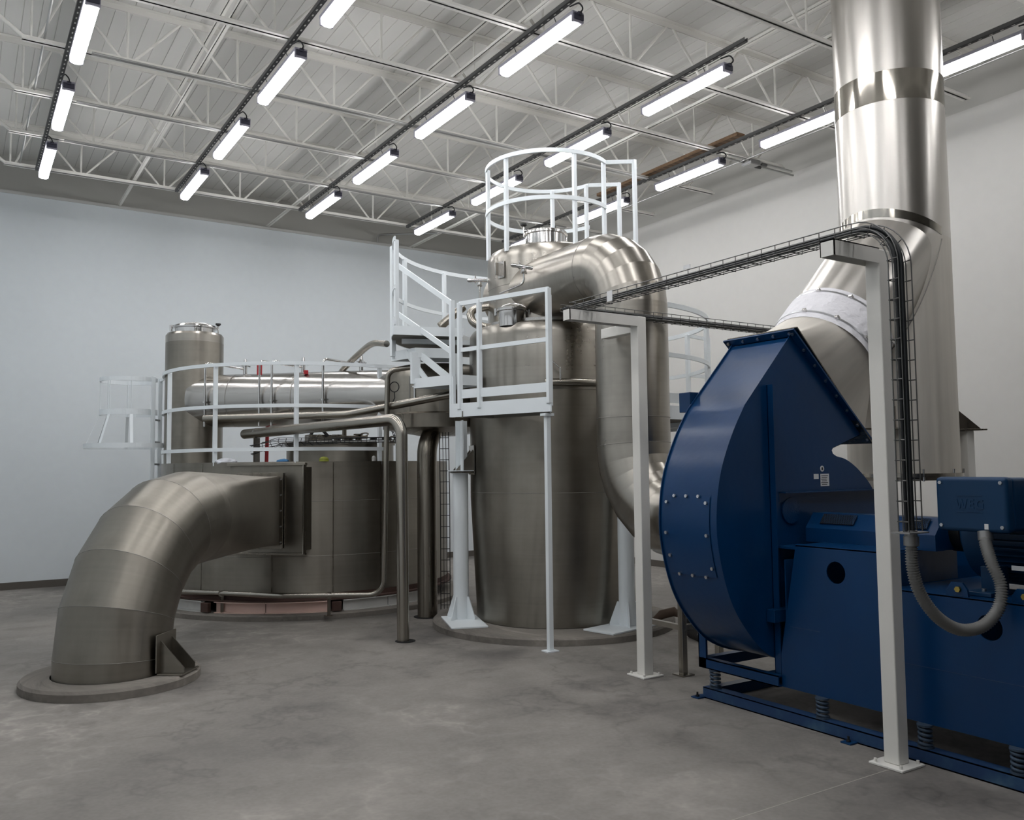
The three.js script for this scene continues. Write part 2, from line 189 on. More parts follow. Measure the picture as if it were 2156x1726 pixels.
// ---------------------------------------------------------------- roof joists
const ORD = ['first', 'second', 'third', 'fourth', 'fifth', 'sixth', 'seventh', 'eighth', 'ninth', 'tenth', 'eleventh', 'twelfth', 'thirteenth', 'fourteenth', 'fifteenth'];
const JZ = []; for (let k = 0; k < 10; k++) JZ.push(k === 7 ? -3.64 : -12.62 + 1.262 * k);
const CB = 5.56;                                           // underside of the bottom chords
const jx = (k) => 0.20 + 1.05 * k;                          // bottom panel points
JZ.forEach((z, i) => {
  const o = thing('roof_joist', i === 0 ? 'white open-web roof joist next to the back wall' : `white open-web roof joist, ${ORD[i]} from the back wall`, 'joist', [0, CB, z], 'open-web joists under the roof deck');
  part(o, 'bottom_chord', [box(0.38, CB, z - 0.045, XR - 0.35, CB + 0.006, z - 0.006), box(0.38, CB, z - 0.012, XR - 0.35, CB + 0.045, z - 0.006), box(0.38, CB, z + 0.006, XR - 0.35, CB + 0.006, z + 0.045), box(0.38, CB, z + 0.006, XR - 0.35, CB + 0.045, z + 0.012)], M.joist);
  part(o, 'top_chord', [box(XL + 0.02, HD - 0.008, z - 0.06, XR, HD - 0.001, z - 0.006), box(XL + 0.02, HD - 0.06, z - 0.013, XR, HD - 0.001, z - 0.006), box(XL + 0.02, HD - 0.008, z + 0.006, XR, HD - 0.001, z + 0.06), box(XL + 0.02, HD - 0.06, z + 0.006, XR, HD - 0.001, z + 0.013)], M.joist);
  for (let k = 0; k < 9; k++) { const x = jx(k) + 0.02, xb = Math.max(x, 0.45); if (xb > XR - 0.4) continue;
    part(o, 'web', rod(V(xb, CB + 0.02, z), V(xb, HD - 0.03, z), 0.013, 6), M.joist);
    part(o, 'web', rod(V(xb - 0.05, CB + 0.02, z), V(Math.max(x - 0.5, XL + 0.15), HD - 0.03, z), k ? 0.014 : 0.02, 6), M.joist);
    part(o, 'web', rod(V(xb + 0.05, CB + 0.02, z), V(Math.min(x + 0.5, XR - 0.1), HD - 0.03, z), 0.014, 6), M.joist); }
});
for (const [x, y, lab] of [[1.92, CB + 0.05, 'thin white bridging angle along the lower chords, between the two leftmost light rows'], [2.02, HD - 0.105, 'thin white bridging angle under the deck, between the two leftmost light rows'], [4.17, CB + 0.05, 'thin white bridging angle along the lower chords, beside the middle light row'], [4.28, HD - 0.105, 'thin white bridging angle under the deck, beside the middle light row'], [6.80, CB + 0.05, 'thin white bridging angle along the lower chords, between the two rightmost light rows'], [6.86, HD - 0.105, 'thin white bridging angle under the deck, between the two rightmost light rows']])
  single('bridging_angle', lab, 'bracing', [box(x, y, ZB - 0.1, x + 0.036, y + 0.005, 1.2), box(x, y, ZB - 0.1, x + 0.005, y + 0.036, 1.2)], M.joist, 'bridging between the joists');
single('bridging_rod', 'thin steel rod across the cut ends of the joists at far left', 'bracing', rod(V(0.56, CB + 0.05, -12.8), V(0.56, CB + 0.05, 1), 0.012, 6), M.conduit);
// ---------------------------------------------------------------- strut rails and strip lights
const RAILX = [0.81, 2.53, 4.31, 6.10, 7.93], RAILN = ['leftmost light row', 'second light row from left', 'middle light row', 'fourth light row from left', 'rightmost light row'];
const holeMat = M.joist;
RAILX.forEach((x, i) => {
  const o = thing('strut_rail', `dark perforated steel strut carrying the ${RAILN[i]}`, 'rail', [x - 0.06, CB, -12.6], 'struts under the joists'); const zs = -12.55, ze = i === 3 ? -5.35 : 1.5, xx = x - 0.06;
  part(o, 'channel', [box(xx - 0.0205, CB - 0.041, zs, xx + 0.0205, CB - 0.0385, ze), box(xx - 0.0205, CB - 0.041, zs, xx - 0.018, CB, ze), box(xx + 0.018, CB - 0.041, zs, xx + 0.0205, CB, ze)], M.strut);
  const slots = []; for (let z = -12.4; z < Math.min(0, ze - 0.1); z += 0.1) slots.push(box(xx - 0.006, CB - 0.0418, z, xx + 0.006, CB - 0.0408, z + 0.03)); const s = part(o, 'slot', slots, holeMat); s.userData.kind = 'stuff';
});
const ROWZ = []; for (let k = 0; k < 7; k++) ROWZ.push(-11.72 + 1.83 * k);   // centres
const lensG = (() => { const s = new THREE.Shape(); const w = 0.055; s.moveTo(-w, 0.03); s.lineTo(-w, 0.0); s.quadraticCurveTo(-w, -0.034, -0.02, -0.04); s.lineTo(0.02, -0.04); s.quadraticCurveTo(w, -0.034, w, 0.0); s.lineTo(w, 0.03); s.closePath(); const g = new THREE.ExtrudeGeometry(s, { depth: 1.14, bevelEnabled: false, curveSegments: 5 }); g.translate(0, 0, -0.57); return clean(g); })();
const bodyG = merge([box(-0.06, 0.028, -0.60, 0.06, 0.062, 0.60, 0.006), box(-0.058, -0.03, 0.572, 0.058, 0.03, 0.60, 0.006), box(-0.058, -0.03, -0.60, 0.058, 0.03, -0.572, 0.006)]);
const capG = merge([box(-0.05, -0.012, 0.594, 0.05, 0.04, 0.612, 0.004), box(-0.02, 0.02, 0.6, 0.02, 0.05, 0.63, 0.004)]);
const hangG = merge([rod(V(-0.02, 0.06, 0.32), V(-0.05, 0.12, 0.32), 0.004, 6), rod(V(-0.02, 0.06, -0.32), V(-0.05, 0.12, -0.32), 0.004, 6)]);
const leadG = sweep(fillet([V(0, 0.04, 0.61), V(0, 0.05, 0.68), V(-0.04, 0.10, 0.66), V(-0.06, 0.105, 0.56)], 0.03, 4), 0.007, 6);
const YL = CB - 0.175;
RAILX.forEach((x, i) => ROWZ.forEach((z, k) => {
  if (i === 3 && k > 3) return;                             // that row stops short of the exhaust stack
  const o = thing('strip_light', `glowing strip light, ${k === 0 ? 'first' : ORD[k]} from the back wall in the ${RAILN[i]}`, 'strip light', [x, YL, z], 'strip lights below the roof joists');
  shared('lens', lensG, M.lens, o); shared('housing', bodyG, M.fixture, o); shared('end_cap', capG, M.fixtureDark, o); shared('hanger', hangG, M.strut, o); shared('lead', leadG, M.black, o);
  const L = new THREE.RectAreaLight(LAMP_COLOR, LAMP_RADIANCE, 0.09, 1.12); L.position.set(x, YL - 0.043, z); L.rotation.set(-Math.PI / 2, 0, 0); scene.add(L);
}));
// conduits along the joists, boxes and a plank lying on the chords
const cond = (z, x0, x1, y, lab) => single('conduit', lab, 'conduit', [rod(V(x0, y, z + 0.06), V(x1, y, z + 0.06), 0.011, 8), rod(V(x0, y, z + 0.09), V(x1, y, z + 0.09), 0.011, 8)], M.conduit, 'conduits under the roof');
JZ.slice(1, 4).forEach((z, i) => cond(z, 0.95, 8.3, CB - 0.02, `pair of thin steel conduits along the roof joist ${ORD[i + 1]} from the back wall`));
single('conduit', 'pair of thin conduits reaching from the rightmost light row to the side wall', 'conduit', [rod(V(8.1, CB - 0.03, -7.62), V(9.45, CB - 0.03, -7.62), 0.013, 8), rod(V(8.1, CB - 0.03, -7.52), V(9.3, CB - 0.03, -7.52), 0.013, 8)], M.conduit, 'conduits under the roof');
single('conduit', 'long thin conduit running beside the rightmost light row', 'conduit', rod(V(8.42, CB - 0.03, -13.5), V(8.42, CB - 0.03, -2), 0.011, 8), M.conduit, 'conduits under the roof');
single('conduit', 'bent conduit rising from the back wall ledge below the roof', 'conduit', sweep(fillet([V(6.15, HW + 0.01, ZB - 0.05), V(6.15, HW + 0.16, ZB - 0.05), V(7.0, CB + 0.05, -12.66)], 0.12, 5), 0.018, 8), M.conduit, 'conduits under the roof');
{ const o = thing('junction_box', 'small grey junction box on the conduits by the rightmost light row', 'junction box', [8.55, CB, -7.57]); part(o, 'box', box(8.48, CB - 0.07, -7.65, 8.66, CB - 0.01, -7.49, 0.006), M.galv); part(o, 'cover', box(8.49, CB - 0.076, -7.64, 8.65, CB - 0.069, -7.5, 0.002), M.conduit); part(o, 'clamp', [rod(V(8.7, CB - 0.04, -7.62), V(8.8, CB - 0.04, -7.62), 0.022, 8), rod(V(8.7, CB - 0.04, -7.52), V(8.8, CB - 0.04, -7.52), 0.022, 8)], M.strut); }
single('wood_plank', 'brown timber plank lying across the roof joists', 'plank', bar(V(7.93, CB + 0.07, -9.9), V(7.93, CB + 0.07, -7.15), 0.14, 0.045, undefined, 0.004), M.wood);
{ const o = thing('emergency_light', 'small grey box lamp high on the side wall behind the vessel guard', 'lamp', [9.4, 5.5, -12.5]); part(o, 'housing', box(9.3, 5.42, -12.7, 9.5, 5.54, -12.35, 0.01), M.galv); part(o, 'lens', box(9.28, 5.43, -12.68, 9.305, 5.52, -12.37, 0.004), M.palePaint); }
// ---------------------------------------------------------------- ducts made of mitred gores
function gore(pts, i, r, seg = 40) {                        // straight piece i of a polyline, cut on the mitre planes at both ends
  const T = (k) => { const t = V(0, 0, 0); if (k > 0) t.add(pts[k].clone().sub(pts[k - 1]).normalize()); if (k < pts.length - 1) t.add(pts[k + 1].clone().sub(pts[k]).normalize()); return t.normalize(); };
  const d = pts[i + 1].clone().sub(pts[i]).normalize(); let N = Math.abs(d.y) < 0.99 && Math.abs(d.dot(V(0.3, 0, 0.95).normalize())) < 0.9 ? V(0.3, 0, 0.95) : V(0.9, 0.3, 0); N.sub(d.clone().multiplyScalar(N.dot(d))).normalize(); const B = new THREE.Vector3().crossVectors(d, N); const P = [], NN = [], U = [], I = [];
  for (let e = 0; e < 2; e++) { const c = pts[i + e], t = T(i + e); for (let k = 0; k <= seg; k++) { const a = 2 * Math.PI * k / seg, q = N.clone().multiplyScalar(Math.cos(a)).addScaledVector(B, Math.sin(a)), s = -q.dot(t) * r / d.dot(t); const p = c.clone().addScaledVector(q, r).addScaledVector(d, s); P.push(p.x, p.y, p.z); NN.push(q.x, q.y, q.z); U.push(a * r, e * pts[i].distanceTo(pts[i + 1]) + s); } }
  for (let k = 0; k < seg; k++) I.push(k, k + 1, k + seg + 1, k + seg + 1, k + 1, k + seg + 2); const g = new THREE.BufferGeometry(); g.setAttribute('position', new THREE.Float32BufferAttribute(P, 3)); g.setAttribute('normal', new THREE.Float32BufferAttribute(NN, 3)); g.setAttribute('uv', new THREE.Float32BufferAttribute(U, 2)); g.setIndex(I); return clean(g); }
function seamRing(pts, i, r, w = 0.006) {                   // weld bead at joint i
  const t = pts[i + 1].clone().sub(pts[i]).normalize().add(pts[i].clone().sub(pts[i - 1]).normalize()).normalize(), d = pts[i].clone().sub(pts[i - 1]).normalize(); const loop = []; let N = Math.abs(d.y) < 0.9 ? V(0, 1, 0) : V(1, 0, 0); N.sub(d.clone().multiplyScalar(N.dot(d))).normalize(); const B = new THREE.Vector3().crossVectors(d, N);
  for (let k = 0; k <= 40; k++) { const a = 2 * Math.PI * k / 40, q = N.clone().multiplyScalar(Math.cos(a)).addScaledVector(B, Math.sin(a)), s = -q.dot(t) * r / d.dot(t); loop.push(pts[i].clone().addScaledVector(q, r).addScaledVector(d, s)); } return sweep(loop, w / 2, 5, false); }
function loftRoundRect(c0, c1, dir, r, w, h, n = 12, seg = 64) { // round at c0, rectangular at c1; dir horizontal or tilted
  const up0 = Math.abs(dir.y) < 0.2 ? V(0, 1, 0) : V(0, 0, 1), s = new THREE.Vector3().crossVectors(up0, dir).normalize(), u = new THREE.Vector3().crossVectors(dir, s).normalize(); const P = [], U = [], I = [];
  for (let i = 0; i <= n; i++) { const t = i / n, c = c0.clone().lerp(c1, t); for (let k = 0; k <= seg; k++) { const a = 2 * Math.PI * (k + 0.0) / seg, ca = Math.cos(a), sa = Math.sin(a), m = 1 / Math.max(Math.abs(ca), Math.abs(sa)); const x = r * ca * (1 - t) + (w / 2) * ca * m * t, y = r * sa * (1 - t) + (h / 2) * sa * m * t; const p = c.clone().addScaledVector(s, x).addScaledVector(u, y); P.push(p.x, p.y, p.z); U.push(a * r, t * c0.distanceTo(c1)); } }
  for (let i = 0; i < n; i++) for (let k = 0; k < seg; k++) { const a = i * (seg + 1) + k, b = a + seg + 1; I.push(a, a + 1, b, b, a + 1, b + 1); } const g = new THREE.BufferGeometry(); g.setAttribute('position', new THREE.Float32BufferAttribute(P, 3)); g.setAttribute('uv', new THREE.Float32BufferAttribute(U, 2)); g.setIndex(I); g.computeVertexNormals(); return clean(g); }
function orientBox(c, dir, w, h, l, bevel = 0, up) { return bar(c.clone().addScaledVector(dir, -l / 2), c.clone().addScaledVector(dir, l / 2), w, h, up, bevel); }
const hexG = (() => { const g = clean(new THREE.CylinderGeometry(0.5, 0.5, 1, 6)); g.translate(0, 0.5, 0); return g; })();
function bolt(o, p, n, r = 0.012, h = 0.009, mat = M.bolt, name = 'bolt') { const g = hexG.clone(); g.scale(2 * r, h, 2 * r); g.applyQuaternion(new THREE.Quaternion().setFromUnitVectors(V(0, 1, 0), n.clone().normalize())); g.translate(p.x, p.y, p.z); return part(o, name, g, mat); }

// ---------------------------------------------------------------- central vessel
const VC = [5.26, -7.47];
single('concrete_plinth', 'low round concrete plinth under the tall central vessel', 'plinth', lathe([[0, 0.001], [1.25, 0.001], [1.25, 0.055], [1.235, 0.07], [0, 0.07]], ...VC, 72), M.concretePlinth, 'round concrete plinths');
{
  const o = thing('process_vessel', 'tall two-tier stainless steel vessel in the middle of the room', 'vessel', [VC[0], 0.07, VC[1]]);
  part(o, 'lower_shell', lathe([[0.79, 0.075], [0.805, 0.4], [0.83, 0.9], [0.85, 1.3], [0.85, 2.36]], ...VC, 96), M.steelDull);
  part(o, 'middle_shell', lathe([[0.852, 2.36], [0.852, 2.93], [0.845, 2.98], [0.82, 3.02], [0.77, 3.045], [0.70, 3.05]], ...VC, 96), M.steel);
  part(o, 'neck_flange', lathe([[0.70, 3.05], [0.715, 3.055], [0.715, 3.085], [0.65, 3.09]], ...VC, 96), M.steelBright);
  part(o, 'upper_shell', lathe([[0.652, 3.085], [0.652, 3.74], [0.645, 3.80], [0.615, 3.85], [0.56, 3.875], [0.30, 3.90], [0, 3.905]], ...VC, 96, 0.6), M.steel);
  for (const [r, y] of [[0.851, 2.36], [0.85, 1.36], [0.822, 0.78], [0.653, 3.46]]) part(o, 'weld_seam', lathe([[r, y - 0.003], [r + 0.0025, y], [r, y + 0.003]], ...VC, 96), M.seam);
  const hatch = (c, r, y0, y1, lean, nm, knobDir) => { const h = part(o, nm, [lathe([[r, y0], [r, y1 - 0.02], [r + 0.022, y1 - 0.015], [r + 0.022, y1], [0, y1 + 0.012]], ...c, 40)], M.chrome);
    part(h, 'lid', lathe([[r + 0.012, y1 + 0.002], [r + 0.012, y1 + 0.016], [r * 0.8, y1 + 0.03], [0, y1 + 0.045]], ...c, 40), M.steelBright); const k = pol(c, r + 0.035, knobDir, y1 - 0.04);
    part(h, 'clamp_bolt', rod(k, k.clone().add(V(0, 0.10, 0)), 0.007, 8), M.chrome); part(h, 'knob', lathe([[0, y1 + 0.06], [0.012, y1 + 0.06], [0.035, y1 + 0.075], [0.035, y1 + 0.09], [0, y1 + 0.095]], k.x, k.z, 12), M.black);
    const a = pol(c, r + 0.03, knobDir + 180, y1), b = pol(c, r + 0.03, knobDir, y1 + 0.012); part(h, 'cross_bar', sweep([a, a.clone().lerp(b, 0.25).add(V(0, 0.045, 0)), a.clone().lerp(b, 0.5).add(V(0, 0.06, 0)), a.clone().lerp(b, 0.75).add(V(0, 0.045, 0)), b], 0.009, 8), M.chrome); part(h, 'hinge', rod(a.clone().add(V(0, -0.05, 0)), a.clone().add(V(0, 0.02, 0)), 0.016, 8), M.chrome); return h; };
  hatch([VC[0] - 0.66, VC[1] + 0.30], 0.135, 3.0, 3.17, 0, 'shoulder_hatch', 40); hatch([VC[0] - 0.16, VC[1] + 0.18], 0.21, 3.88, 4.03, 0, 'top_hatch', 190);
  // lifting lug on the upper shell
  const la = 172; const lp = pol(VC, 0.66, la, 3.62), ln = V(Math.cos(la * D2R), 0, Math.sin(la * D2R)), lt = V(-ln.z, 0, ln.x);
  part(o, 'lug_pad', orientBox(lp, ln, 0.10, 0.17, 0.012, 0.002), M.steelBright); part(o, 'lifting_lug', orientBox(lp.clone().addScaledVector(ln, 0.04).addScaledVector(lt, 0.0), lt, 0.08, 0.13, 0.012, 0.002), M.steelBright);
  // ring pipe with a bent sampling tube on the front
  const rp = []; for (let a = 128; a >= 92; a -= 3) rp.push(pol(VC, 0.885, a, 2.42)); part(o, 'ring_pipe', sweep(rp, 0.036, 14), M.pipe);
  part(o, 'sampling_tube', sweep(fillet([pol(VC, 0.86, 124, 2.62), pol(VC, 0.93, 124, 2.62), pol(VC, 0.93, 119, 2.55), pol(VC, 0.93, 119, 2.44)], 0.02, 4), 0.008, 8), M.chrome);
}
function tee(name, label, p, dir, drop, tail) {             // clamp fitting: capped stub with a tube hanging from it
  const o = thing(name, label, 'fitting', [p.x, p.y, p.z], 'small sanitary fittings'); const e = p.clone().addScaledVector(dir, 0.17);
  part(o, 'stub', rod(p, e, 0.019, 14), M.chrome); part(o, 'end_cap', sweep([e, e.clone().addScaledVector(dir, 0.03), e.clone().addScaledVector(dir, 0.045)], [0.021, 0.021, 0.008], 14), M.chrome); part(o, 'clamp', [rod(e.clone().addScaledVector(dir, -0.05), e.clone().addScaledVector(dir, -0.035), 0.029, 14), bar(e.clone().addScaledVector(dir, -0.042).add(V(0, -0.03, 0)), e.clone().addScaledVector(dir, -0.042).add(V(0, 0.055, 0)), 0.01, 0.01)], M.chrome);
  const q = p.clone().addScaledVector(dir, 0.085); part(o, 'branch_clamp', [rod(q.clone().add(V(0, -0.025, 0)), q.clone().add(V(0, -0.05, 0)), 0.026, 12), rod(q.clone().add(V(-0.03, -0.055, 0)), q.clone().add(V(0.03, -0.055, 0)), 0.012, 8)], M.chrome);
  part(o, 'tube', sweep(fillet([q.clone(), q.clone().add(V(0, -drop, 0)), ...tail.map((t) => q.clone().add(t))], 0.06, 5), 0.0105, 10), M.chrome); return o; }
tee('clamp_fitting', 'capped clamp fitting with a hanging tube on the left of the central vessel', pol(VC, 0.655, 210, 3.60), V(Math.cos(210 * D2R), 0, Math.sin(210 * D2R)), 0.5, []);
tee('clamp_fitting', 'capped clamp fitting with a bent tube on the outlet duct of the central vessel', V(4.60, 3.52, -6.80), V(-0.93, 0.1, -0.35).normalize(), 0.16, [V(-0.1, -0.22, -0.28)]);
single('return_pipe', 'curved stainless pipe bending off the left side of the upper vessel', 'pipe', sweep(fillet([pol(VC, 0.64, 203, 3.30), pol(VC, 0.86, 203, 3.27), pol(VC, 0.84, 196, 3.10), pol(VC, 0.64, 193, 3.05)], 0.1, 7), 0.042, 14), M.pipe);
single('sloping_pipe', 'sloping stainless pipe beyond the small landing', 'pipe', rod(V(4.24, 3.10, -8.02), V(4.48, 3.32, -7.94), 0.045, 14), M.pipe);
// three round white columns with gussets carry the vessel on steel lugs
[199.6, 78, 319.6].forEach((a, i) => {
  const c = pol(VC, 0.97, a, 0), n = V(Math.cos(a * D2R), 0, Math.sin(a * D2R)), t = V(-n.z, 0, n.x); const lab = ['round white support column with gussets on the left of the central vessel', 'round white support column behind the cable post, right of the central vessel', 'round white support column behind the central vessel'][i];
  const o = thing('support_column', lab, 'column', [c.x, 0.07, c.z], 'columns of the central vessel'); part(o, 'shaft', cyl(c.x, 0.085, 1.55, c.z, 0.079, 32), M.whiteSteel); part(o, 'base_plate', orientBox(V(c.x, 0.078, c.z).addScaledVector(t, i === 0 ? -0.16 : 0.1), t, 0.36, 0.016, 0.68, 0.003), M.whiteSteel);
  for (let k = 0; k < 4; k++) { const d = n.clone().applyAxisAngle(V(0, 1, 0), k * Math.PI / 2 + Math.PI / 4), w = d.clone().multiplyScalar(0.006).applyAxisAngle(V(0, 1, 0), Math.PI / 2); const g = plateXY([[0.074, 0.086], [0.17, 0.086], [0.17, 0.11], [0.095, 0.31], [0.074, 0.31]], -0.006, 0.006); g.rotateY(Math.atan2(-d.z, d.x)); g.translate(c.x, 0, c.z); part(o, 'gusset', g, M.whiteSteel); }
  part(o, 'cap_plate', cyl(c.x, 1.55, 1.56, c.z, 0.10, 32), M.whiteSteel);
  const L = thing('support_lug', ['triangular steel lug where the left column meets the central vessel', 'triangular steel lug above the column right of the central vessel', 'triangular steel lug above the rear column of the central vessel'][i], 'bracket', [c.x, 1.56, c.z], 'lugs of the central vessel');
  part(L, 'seat_plate', orientBox(V(c.x, 1.568, c.z).addScaledVector(n, -0.01), n, 0.24, 0.016, 0.2, 0.002), M.pipeDark); for (const s of [-1, 1]) { const g = plateXY([[0.07, 1.577], [-0.12, 1.577], [-0.12, 1.80]], -0.005, 0.005); g.rotateY(Math.atan2(-n.z, n.x)); g.translate(c.x + t.x * 0.09 * s, 0, c.z + t.z * 0.09 * s); part(L, 'web', g, M.pipeDark); }
  part(L, 'back_plate', orientBox(V(c.x, 1.69, c.z).addScaledVector(n, -0.122), n, 0.30, 0.30, 0.012, 0.002), M.pipe);
});
// outlet duct: tangential run, elbow down, riser, elbow into the fan inlet
const FAX = 4.90, FAY = 1.17;
{
  const R = 0.315, zv = -5.72, yh = 3.40, o = thing('outlet_duct', 'large round stainless duct looping from the vessel top down to the blue fan', 'duct', [FAX, FAY, zv]);
  const pts = [V(FAX + 0.07, yh, -7.82), V(FAX, yh, zv - 0.42)]; const n1 = 6, rb = 0.42; for (let k = 1; k <= n1; k++) { const a = Math.PI / 2 * k / n1; pts.push(V(FAX, yh - rb + rb * Math.cos(a), zv - rb + rb * Math.sin(a))); } const iv = pts.length - 1; const r2 = 0.62; pts.push(V(FAX, 2.02, zv)); pts.push(V(FAX, FAY + r2, zv)); for (let k = 1; k <= n1; k++) { const a = Math.PI / 2 * k / n1; pts.push(V(FAX, FAY + r2 - r2 * Math.sin(a), zv + r2 - r2 * Math.cos(a))); } pts.push(V(FAX, FAY, -4.42));
  for (let i = 0; i < pts.length - 1; i++) part(o, i === 0 ? 'tangential_run' : i < iv ? 'elbow_gore' : i < iv + 2 ? 'riser' : i < pts.length - 2 ? 'elbow_gore' : 'inlet_collar', gore(pts, i, R, 56), M.steel);
  for (const i of [1, iv + 1, iv + 2]) part(o, 'weld_seam', seamRing(pts, i, R, 0.007), M.seam);
}
// ---------------------------------------------------------------- inlet duct at far left
{
  const B = [1.04, -7.38], dir = V(0.674, 0, -0.739).normalize(), R = 0.418, ya = 1.185;
  { const o = thing('concrete_plinth', 'low round concrete plinth around the left floor duct', 'plinth', [B[0], 0, B[1]], 'round concrete plinths'); part(o, 'ring', lathe([[0.43, 0.001], [0.64, 0.001], [0.64, 0.055], [0.62, 0.075], [0.43, 0.075]], ...B, 72), M.concretePlinth); part(o, 'pit', lathe([[0.432, 0.002], [0, 0.002]].reverse(), ...B, 40), M.darkHole); }
  const o = thing('inlet_duct', 'big dull steel duct curving up from the floor into the tank at left', 'duct', [B[0], 0.01, B[1]]); const at = (s, y) => V(B[0] + dir.x * s, y, B[1] + dir.z * s); const rb = 1.0, pts = [at(0, 0.012), at(0, ya - rb)]; for (let k = 1; k <= 5; k++) { const a = Math.PI / 2 * k / 5; pts.push(at(rb - rb * Math.cos(a), ya - rb + rb * Math.sin(a))); } pts.push(at(1.06, ya));
  for (let i = 0; i < pts.length - 1; i++) part(o, i === 0 ? 'riser' : i < pts.length - 2 ? 'elbow_gore' : 'collar', gore(pts, i, R, 64), M.steelDull); for (const i of [1, 2, 3, 4, 5]) part(o, 'weld_seam', seamRing(pts, i, R, 0.005), M.seam);
  const e = at(2.46, 1.18); part(o, 'transition', loftRoundRect(at(1.06, ya), e, dir, R, 0.44, 0.72), M.steelDull);
  for (const [w, h, l, s, nm, m] of [[0.52, 0.80, 0.012, 2.465, 'end_flange', M.pipeDark], [0.52, 0.80, 0.012, 2.51, 'counter_flange', M.pipeDark]]) part(o, nm, orientBox(at(s, 1.18), dir, w, h, l, 0.002), m);
  part(o, 'gasket', orientBox(at(2.487, 1.18), dir, 0.48, 0.76, 0.04), M.darkHole); for (const sd of [-1, 1]) for (let k = 0; k < 5; k++) { const c = at(2.458, 0.85 + 0.165 * k).add(V(-dir.z * 0.24 * sd, 0, dir.x * 0.24 * sd)); bolt(o, c, dir.clone().negate(), 0.010, 0.012, M.bolt); }
  // floor bracket
  const bd = V(0.80, 0, 0.62).normalize(), bt = V(-bd.z, 0, bd.x), bp = V(B[0], 0, B[1]).addScaledVector(bd, R); part(o, 'bracket_pad', orientBox(bp.clone().add(V(0, 0.235, 0)).addScaledVector(bd, 0.008), bd, 0.30, 0.28, 0.012, 0.002), M.steelDull); part(o, 'bracket_foot', orientBox(bp.clone().add(V(0, 0.084, 0)).addScaledVector(bd, 0.11), bd, 0.28, 0.012, 0.2, 0.002), M.steelDull);
  for (const s of [-1, 1]) { const g = plateXY([[0.012, 0.09], [0.20, 0.09], [0.20, 0.13], [0.012, 0.33]], -0.005, 0.005); g.rotateY(Math.atan2(-bd.z, bd.x)); g.translate(bp.x + bt.x * 0.09 * s, 0, bp.z + bt.z * 0.09 * s); part(o, 'bracket_web', g, M.steelDull); }
}
// ---------------------------------------------------------------- round tank behind it
const TC = [3.85, -10.94], TR = 1.79;
single('concrete_plinth', 'wide round concrete plinth under the big tank', 'plinth', lathe([[0, 0.001], [1.97, 0.001], [1.97, 0.05], [1.955, 0.06], [0, 0.06]], ...TC, 96), M.concretePlinth, 'round concrete plinths');
[[60, 80, 0, 'pale grey base beam under the tank behind the thick bent pipe'], [80.3, 97.5, 0, 'pale grey base beam under the tank, right of the pinkish beams'], [103, 123.8, 1, 'pinkish base beam under the tank, right one of the two'], [124.1, 142.5, 1, 'pinkish base beam under the tank, left one of the two'], [148, 166, 0, 'pale grey base beam under the tank, left of the pinkish beams'], [166.3, 188, 0, 'pale grey base beam under the tank behind the left floor duct']].forEach(([a0, a1, pink, lab]) => { const o = thing('base_beam', lab, 'beam', pol(TC, 1.82, (a0 + a1) / 2, 0.06).toArray(), 'beams under the tank'); const m = pink ? M.pinkBeam : M.palePaint; part(o, 'web', arcBar(TC, 1.79, 1.80, a0, a1, 0.068, 0.172, 8), m); part(o, 'lower_flange', arcBar(TC, 1.76, 1.845, a0, a1, 0.06, 0.068, 8), m); part(o, 'upper_flange', arcBar(TC, 1.76, 1.845, a0, a1, 0.172, 0.18, 8), m); });
for (const [a, lab] of [[100.2, 'dark square block under the tank right of the pinkish beams'], [145.2, 'dark square block under the tank left of the pinkish beams']]) single('support_block', lab, 'block', orientBox(pol(TC, 1.87, a, 0.12), V(Math.cos(a * D2R), 0, Math.sin(a * D2R)), 0.10, 0.10, 0.05, 0.003), M.rust, 'blocks under the tank');
